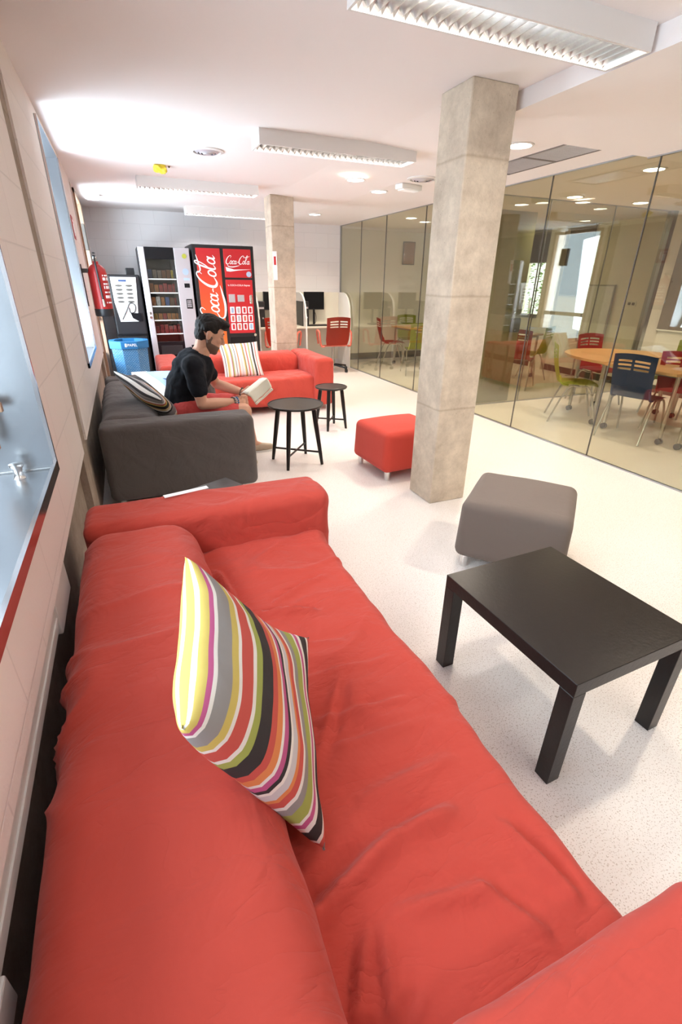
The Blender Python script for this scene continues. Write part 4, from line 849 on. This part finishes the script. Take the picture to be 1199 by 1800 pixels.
table('beech table in the left room between the red and green chairs', (5.05, 7.95, 0), .15, [(0, 0), (1.1, 0), (1.1, 1.0), (0, 1.0)], [(.07, .07), (1.03, .07), (1.03, .93), (.07, .93)])
table('beech table in the left room near the greenery window', (5.85, 6.42, 0), .3, [(0, 0), (.9, 0), (.9, .7), (0, .7)], [(.07, .07), (.83, .07), (.83, .63), (.07, .63)])
t = thing('picture', 'small dark abstract picture on the end wall of the left glass room', 'picture', (5.64, 9.695, 1.85)); bm = B(); box(bm, -.14, -.012, 0, .14, 0, .42, .002); obj('frame', bm, 'dark', t)
bm = B(); box(bm, -.125, -.015, .015, .125, -.011, .405); obj('print', bm, 'timber', t)
t = thing('wall_poster', 'faint pinkish poster on the end wall of the left glass room', 'poster', (6.55, 9.695, .95)); bm = B(); box(bm, -.2, -.006, 0, .2, 0, .8); obj('sheet', bm, 'canvas', t)
t = thing('socket', 'small white double socket on the far wall of the right room', 'socket', (XR - .003, 5.75, 1.25)); bm = B(); box(bm, -.012, -.08, -.04, 0, .08, .04, .003); obj('plate', bm, 'whitep', t)
bm = B(); box(bm, -.014, -.06, -.02, -.012, -.01, .02); box(bm, -.014, .01, -.02, -.012, .06, .02); obj('outlets', bm, 'dark', t)
# swivel chairs at the desk (facing +y)
def task(label, loc, rz):
    t = thing('swivel_chair', label, 'chair', loc, rz, 'coral swivel chairs at the desk')
    obj('seat', seat_pan(.50, .46, .46, .03), 'orange', t, True); obj('backrest', shell(.44, .44, .48, .96, -.20, -.30, -.02), 'orange', t, True)
    for s in (-1, 1):
        bm = B(); tube(bm, smoothpts([(s * .22, -.18, .46), (s * .28, -.16, .47), (s * .30, -.14, .6), (s * .30, -.10, .70), (s * .29, .08, .70), (s * .25, .12, .48)], 5), .017, 8); obj('armrest', bm, 'orange', t, True)
    bm = B(); cyl(bm, (0, 0, .08), (0, 0, .44), .022); cyl(bm, (0, 0, .08), (0, 0, .2), .035); obj('column', bm, 'chair_steel', t, True)
    for k in range(5):
        a = k * 2 * PI / 5 + .3; bm = B(); tube(bm, [(0, 0, .12), (math.cos(a) * .3, math.sin(a) * .3, .075)], [.022, .014], 8); lg = obj('base_arm', bm, 'black', t, True)
        bm = B(); c_ = Vector((math.cos(a) * .3, math.sin(a) * .3, .03)); cyl(bm, c_ + Vector((-.02, 0, 0)), c_ + Vector((.02, 0, 0)), .03, seg=16); obj('castor', bm, 'black', lg, True)
    return t
sc_ = task('coral red swivel chair with armrests at the right desk place', (3.47, 8.50, 0), -.05)
dup(sc_, (2.55, 8.55, 0), -.7, 'coral red swivel chair mostly hidden behind the far column')

# ------------------------------------------------------------------ the seated man
SK = dict(pelvis=(.335, 4.15, .535), spine=(.385, 4.15, .72), chest=(.465, 4.15, .86), neck=(.535, 4.15, .985), head=(.615, 4.15, 1.10),
 shR=(.43, 3.945, .90), elR=(.46, 3.885, .615), wrR=(.755, 4.01, .585), shL=(.53, 4.35, .905), elL=(.665, 4.43, .665), wrL=(.875, 4.29, .60),
 hipR=(.365, 4.04, .52), knR=(.81, 3.99, .505), anR=(.70, 4.0, .085), hipL=(.37, 4.26, .52), knL=(.86, 4.33, .50), anL=(.96, 4.38, .085))
SK = {k: Vector(v) for k, v in SK.items()}
def capsule(bm, a, b, ra, rb, n=14):
    a, b = Vector(a), Vector(b); d = b - a; L_ = max(d.length, 1e-5); q = d.to_track_quat('Z', 'Y').to_matrix(); rows = []
    prof = [(ra * math.cos(t), -ra * math.sin(t)) for t in [PI / 2 * k / 5 for k in range(5, -1, -1)]] + [(rb * math.cos(t), L_ + rb * math.sin(t)) for t in [PI / 2 * k / 5 for k in range(0, 6)]]
    for r, z in prof: rows.append([bm.verts.new(a + q @ Vector((max(r, 1e-4) * math.cos(2 * PI * k / n), max(r, 1e-4) * math.sin(2 * PI * k / n), z))) for k in range(n)])
    for x, y in zip(rows, rows[1:]):
        for k in range(n): bm.faces.new((x[k], x[(k + 1) % n], y[(k + 1) % n], y[k]))
    bm.faces.new(rows[0][::-1]); bm.faces.new(rows[-1])
def ellipsoid(bm, c, r, rot=None, sub=3):
    g = bmesh.ops.create_icosphere(bm, subdivisions=sub, radius=1); rot = rot or Matrix.Identity(3)
    for v in g['verts']: v.co = Vector(c) + rot @ Vector((v.co.x * r[0], v.co.y * r[1], v.co.z * r[2]))
def remesh(name, bm, m, parent, voxel, smooth=6, disp=None):
    me = bpy.data.meshes.new(name); bm.to_mesh(me); bm.free(); o = bpy.data.objects.new(name, me); C.objects.link(o)
    r = o.modifiers.new('r', 'REMESH'); r.mode = 'VOXEL'; r.voxel_size = voxel
    s = o.modifiers.new('s', 'SMOOTH'); s.iterations = smooth; s.factor = .5
    dg = bpy.context.evaluated_depsgraph_get(); me2 = bpy.data.meshes.new_from_object(o.evaluated_get(dg)); bpy.data.objects.remove(o)
    if disp:
        for v in me2.vertices: v.co = v.co + Vector(disp(v.co, v.normal))
    me2.polygons.foreach_set('use_smooth', [True] * len(me2.polygons)); me2.materials.clear(); return link_mesh(name, me2, m, parent)
man = thing('person', 'seated man in a black t-shirt and coral shorts reading a booklet', 'person', (.4, 4.15, 0))
mo = Vector((.4, 4.15, 0))
def loc0(bm):
    for v in bm.verts: v.co -= mo
    return bm
# head frame: F forward, U up, Sd side (towards the camera = his right)
pitch = math.radians(27); F_ = Vector((math.cos(pitch), -.06, -math.sin(pitch))).normalized(); Sd = Vector((0, -1, 0)); Sd = (Sd - F_ * Sd.dot(F_)).normalized(); U_ = Sd.cross(F_); U_ = U_ if U_.z > 0 else -U_
HR = Matrix((F_, Sd, U_)).transposed(); hc = SK['head'] + Vector((0, 0, .01)); HP = lambda f, s, u: hc + HR @ Vector((f, s, u))
bm = B(); s_ = SK
ellipsoid(bm, HP(-.015, 0, .035), (.112, .088, .105), HR); ellipsoid(bm, HP(.035, 0, -.05), (.070, .066, .088), HR); ellipsoid(bm, HP(.072, 0, -.108), (.030, .034, .026), HR)   # skull, jaw, chin
capsule(bm, HP(.092, 0, .03), HP(.122, 0, -.022), .010, .015); ellipsoid(bm, HP(.112, .012, -.03), (.012, .010, .009), HR); ellipsoid(bm, HP(.112, -.012, -.03), (.012, .010, .009), HR)   # nose
capsule(bm, HP(.088, .034, .042), HP(.088, -.034, .042), .014, .014)                                                               # brow
for q in (1, -1):
    ellipsoid(bm, HP(.084, q * .032, .015), (.016, .018, .012), HR); ellipsoid(bm, HP(.07, q * .045, -.02), (.03, .02, .025), HR)          # eyelids, cheeks
    ellipsoid(bm, HP(-.012, q * .088, -.012), (.020, .010, .034), HR); ellipsoid(bm, HP(-.022, q * .094, .0), (.014, .008, .026), HR)     # ears
capsule(bm, HP(.098, .018, -.062), HP(.098, -.018, -.062), .009, .009); capsule(bm, HP(.096, .016, -.078), HP(.096, -.016, -.078), .0095, .0095)   # lips
capsule(bm, s_['neck'] + Vector((-.02, 0, -.04)), HP(-.035, 0, -.06), .060, .055); capsule(bm, s_['neck'], HP(.0, 0, -.07), .052, .05)
capsule(bm, s_['chest'], s_['neck'], .12, .07); capsule(bm, s_['pelvis'], s_['spine'], .15, .145); capsule(bm, s_['spine'], s_['chest'], .145, .14)
for k in 'RL':
    sh, el, wr = s_['sh' + k], s_['el' + k], s_['wr' + k]; hp, kn, an = s_['hip' + k], s_['kn' + k], s_['an' + k]
    capsule(bm, s_['chest'] + (sh - s_['chest']) * .4 + Vector((0, 0, .02)), sh, .085, .068); capsule(bm, sh, sh.lerp(el, .5), .062, .055); capsule(bm, sh.lerp(el, .5), el, .055, .043)
    capsule(bm, el, el.lerp(wr, .35), .044, .045); capsule(bm, el.lerp(wr, .35), wr, .045, .029)
    capsule(bm, hp, kn, .092, .066); capsule(bm, kn, kn.lerp(an, .35), .062, .058); capsule(bm, kn.lerp(an, .35), an, .058, .036)
# hands holding the booklet
def hand(wr, palm_dir, grip_dir, up, side):
    palm = wr + palm_dir * .055; capsule(bm, wr, palm, .027, .030); Wd = grip_dir
    for j in range(4):
        base = palm + palm_dir * .018 + up * (.028 - j * .019); ln = (.036, .042, .038, .030)[j]
        a = base + (palm_dir * .75 + Wd * .35).normalized() * ln; b = a + (palm_dir * .3 + Wd * .9).normalized() * ln * .75; c = b + (Wd * .8 - palm_dir * .45).normalized() * ln * .55
        capsule(bm, palm + up * (.02 - j * .013), base, .013, .0115, 10); capsule(bm, base, a, .0112, .0102, 10); capsule(bm, a, b, .0100, .0092, 10); capsule(bm, b, c, .0092, .008, 10)
    th0 = wr + palm_dir * .022 + up * .024; th1 = th0 + (palm_dir * .6 + up * .6 - Wd * .2).normalized() * .036; th2 = th1 + (palm_dir * .95 + Wd * .1).normalized() * .034
    capsule(bm, wr + palm_dir * .01, th0, .018, .015, 10); capsule(bm, th0, th1, .015, .0125, 10); capsule(bm, th1, th2, .012, .0095, 10)
pdR = Vector((.93, .30, -.10)).normalized(); hand(s_['wrR'], pdR, Vector((-.1, .9, .2)).normalized(), Vector((.1, -.15, .98)).normalized(), 1)
pdL = Vector((.90, -.40, -.05)).normalized(); hand(s_['wrL'], pdL, Vector((-.1, -.9, .2)).normalized(), Vector((.1, .15, .98)).normalized(), -1)
for k in 'RL':
    an = s_['an' + k]; capsule(bm, an, an + Vector((.10, 0, -.045)), .036, .03)
remesh('body', loc0(bm), 'skin', man, .0052, 5)
# hair: full cap with volume on top, ears free
bm = B(); ellipsoid(bm, HP(-.018, 0, .050), (.118, .093, .105), HR, 4); ellipsoid(bm, HP(.03, 0, .115), (.075, .07, .04), HR); ellipsoid(bm, HP(-.052, 0, -.01), (.070, .078, .080), HR); ellipsoid(bm, HP(.075, 0, .105), (.045, .06, .038), HR)
ellipsoid(bm, HP(-.03, .07, .045), (.055, .03, .05), HR); ellipsoid(bm, HP(-.03, -.07, .045), (.055, .03, .05), HR)
for k in range(9): a = k / 4 - 1; ellipsoid(bm, HP(.085, a * .05, .118 + .012 * (1 - a * a)), (.034, .016, .022), HR, 2)
# cut the hair away from the face
for v in list(bm.verts):
    q = HR.transposed() @ (v.co - hc)
    if q.x > .045 and q.z < .072: v.co = hc + HR @ Vector((.045 - .3 * (q.x - .045), q.y * .86, q.z))
    if q.x > -.03 and q.z < .02: v.co = hc + HR @ Vector((min(q.x, -.01), q.y * .8, q.z))
remesh('hair', loc0(bm), 'hair', man, .005, 5, lambda p, n: n * (.0045 * noise.noise(Vector((p.x * 40, p.y * 90, p.z * 40)))))
bm = B(); ellipsoid(bm, HP(.037, 0, -.062), (.0715, .0685, .083), HR); ellipsoid(bm, HP(.074, 0, -.110), (.032, .036, .027), HR); capsule(bm, HP(.010, .072, -.02), HP(.0, .07, -.05), .014, .02); capsule(bm, HP(.010, -.072, -.02), HP(.0, -.07, -.05), .014, .02)
for v in list(bm.verts):
    q = HR.transposed() @ (v.co - hc)
    lim = -.045 - max(0, q.x - .02) * .15
    if q.z > lim and abs(q.y) < .066: v.co = hc + HR @ Vector((q.x * .8, q.y * .8, lim))
remesh('beard', loc0(bm), 'beard', man, .006, 2)
bm = B()
for q in (1, -1): capsule(bm, HP(.100, q * .018, .048), HP(.090, q * .052, .050), .0055, .004, 8)
obj('eyebrows', loc0(bm), 'hair', man, True)
bm = B()
for q in (1, -1): capsule(bm, HP(.0995, q * .020, .010), HP(.090, q * .046, .009), .003, .003, 8)
obj('eyelashes', loc0(bm), 'hair', man, True)
# t-shirt
bm = B(); capsule(bm, s_['pelvis'] + Vector((-.0, 0, -.02)), s_['spine'], .172, .165); capsule(bm, s_['spine'], s_['chest'], .165, .16); capsule(bm, s_['chest'], s_['chest'].lerp(s_['neck'], .55), .15, .10)
capsule(bm, s_['chest'] + Vector((-.05, 0, .0)), s_['neck'] + Vector((-.05, 0, -.03)), .13, .075)
for k in 'RL':
    sh, el = s_['sh' + k], s_['el' + k]; capsule(bm, s_['chest'] + (sh - s_['chest']) * .35, sh, .11, .082); capsule(bm, sh, sh.lerp(el, .45), .080, .076)
    e = sh.lerp(el, .45); capsule(bm, e, e + (el - sh).normalized() * .05, .076, .072)
for v in bm.verts:
    if v.co.z > .9 : pass
tee = remesh('t_shirt', loc0(bm), 'tee', man, .008, 6, lambda p, n: n * (.008 * noise.noise(Vector((p.x * 9, p.y * 7, p.z * 16))) + .004 * noise.noise(p * 30)))
bm = B(); bm.from_mesh(tee.data); nk = s_['neck'] - mo; ax = (s_['neck'] - s_['chest']).normalized()      # neck opening with a V at the front
kill = []
for f in bm.faces:
    c_ = f.calc_center_median() - nk; h_ = c_.dot(ax); rad = (c_ - ax * h_)
    front = rad.x > 0
    if h_ > .0 or (h_ > -.05 and rad.length < .09) or (front and h_ > -.13 and abs(rad.y) < .062 * (h_ + .13) / .13): kill.append(f)
bmesh.ops.delete(bm, geom=kill, context='FACES'); bmesh.ops.solidify(bm, geom=bm.faces[:], thickness=.003); bm.to_mesh(tee.data); bm.free(); tee.data.polygons.foreach_set('use_smooth', [True] * len(tee.data.polygons))
# shorts
bm = B()
for k in 'RL':
    hp, kn = s_['hip' + k], s_['kn' + k]; capsule(bm, hp + Vector((-.03, 0, .0)), hp.lerp(kn, .45), .118, .100); capsule(bm, hp.lerp(kn, .45), hp.lerp(kn, .78), .100, .090)
capsule(bm, s_['hipR'], s_['hipL'], .12, .12)
remesh('shorts', loc0(bm), 'shorts', man, .008, 5, lambda p, n: n * (.007 * noise.noise(Vector((p.x * 14, p.y * 10, p.z * 10)))))
# shoes and bracelets
for k in 'RL':
    an = s_['an' + k]; bm = B(); g0 = Vector((an.x, an.y, 0)); capsule(bm, g0 + Vector((-.03, 0, .045)), g0 + Vector((.05, 0, .05)), .045, .042); capsule(bm, g0 + Vector((.05, 0, .045)), g0 + Vector((.165, 0, .034)), .045, .034)
    for v in bm.verts: v.co.z = max(v.co.z, .012)
    sh_ = remesh('shoe', loc0(bm), 'canvas', man, .007, 3)
    bm = B(); prism(bm, [(g0.x - mo.x + .06 + .13 * math.cos(a), g0.y - mo.y + .045 * math.sin(a)) for a in [2 * PI * j / 24 for j in range(24)]], .001, .016); obj('sole', bm, 'whitep', sh_)
def bracelet(c, d, r, m, n=14):
    bm = B(); q = d.to_track_quat('Z', 'Y').to_matrix()
    for j in range(n): bmesh.ops.create_icosphere(bm, subdivisions=1, radius=.0075, matrix=Matrix.Translation(c + q @ Vector((r * math.cos(2 * PI * j / n), r * math.sin(2 * PI * j / n), 0))))
    o = obj('bracelet', loc0(bm), m, man, True)
dR = (s_['wrR'] - s_['elR']).normalized(); bracelet(s_['wrR'] - dR * .035, dR, .037, 'dark'); bracelet(s_['wrR'] - dR * .018, dR, .036, 'silver'); bracelet(s_['wrR'] - dR * .0, dR, .036, 'binblue')
dL = (s_['wrL'] - s_['elL']).normalized(); bracelet(s_['wrL'] - dL * .015, dL, .035, 'dark')
# booklet
t = thing('booklet', 'open cream paged booklet held by the seated man', 'book', (.9, 4.15, .62)); oo = np.array((.9, 4.15, .62))
quad_sheet('page', [np.array(q) - oo for q in ((.86, 4.06, .632), (1.06, 4.14, .742), (1.115, 4.20, .650), (.93, 4.10, .545))], 'paper', t, bulge=.010, thick=.006)
quad_sheet('page', [np.array(q) - oo for q in ((.86, 4.07, .630), (1.06, 4.15, .740), (1.02, 4.30, .700), (.84, 4.24, .600))], 'paper', t, bulge=.010, thick=.006)
quad_sheet('cover', [np.array(q) - oo for q in ((.93, 4.095, .538), (1.115, 4.195, .643), (1.13, 4.22, .620), (.945, 4.11, .522))], 'ivory', t, bulge=.004, thick=.008)
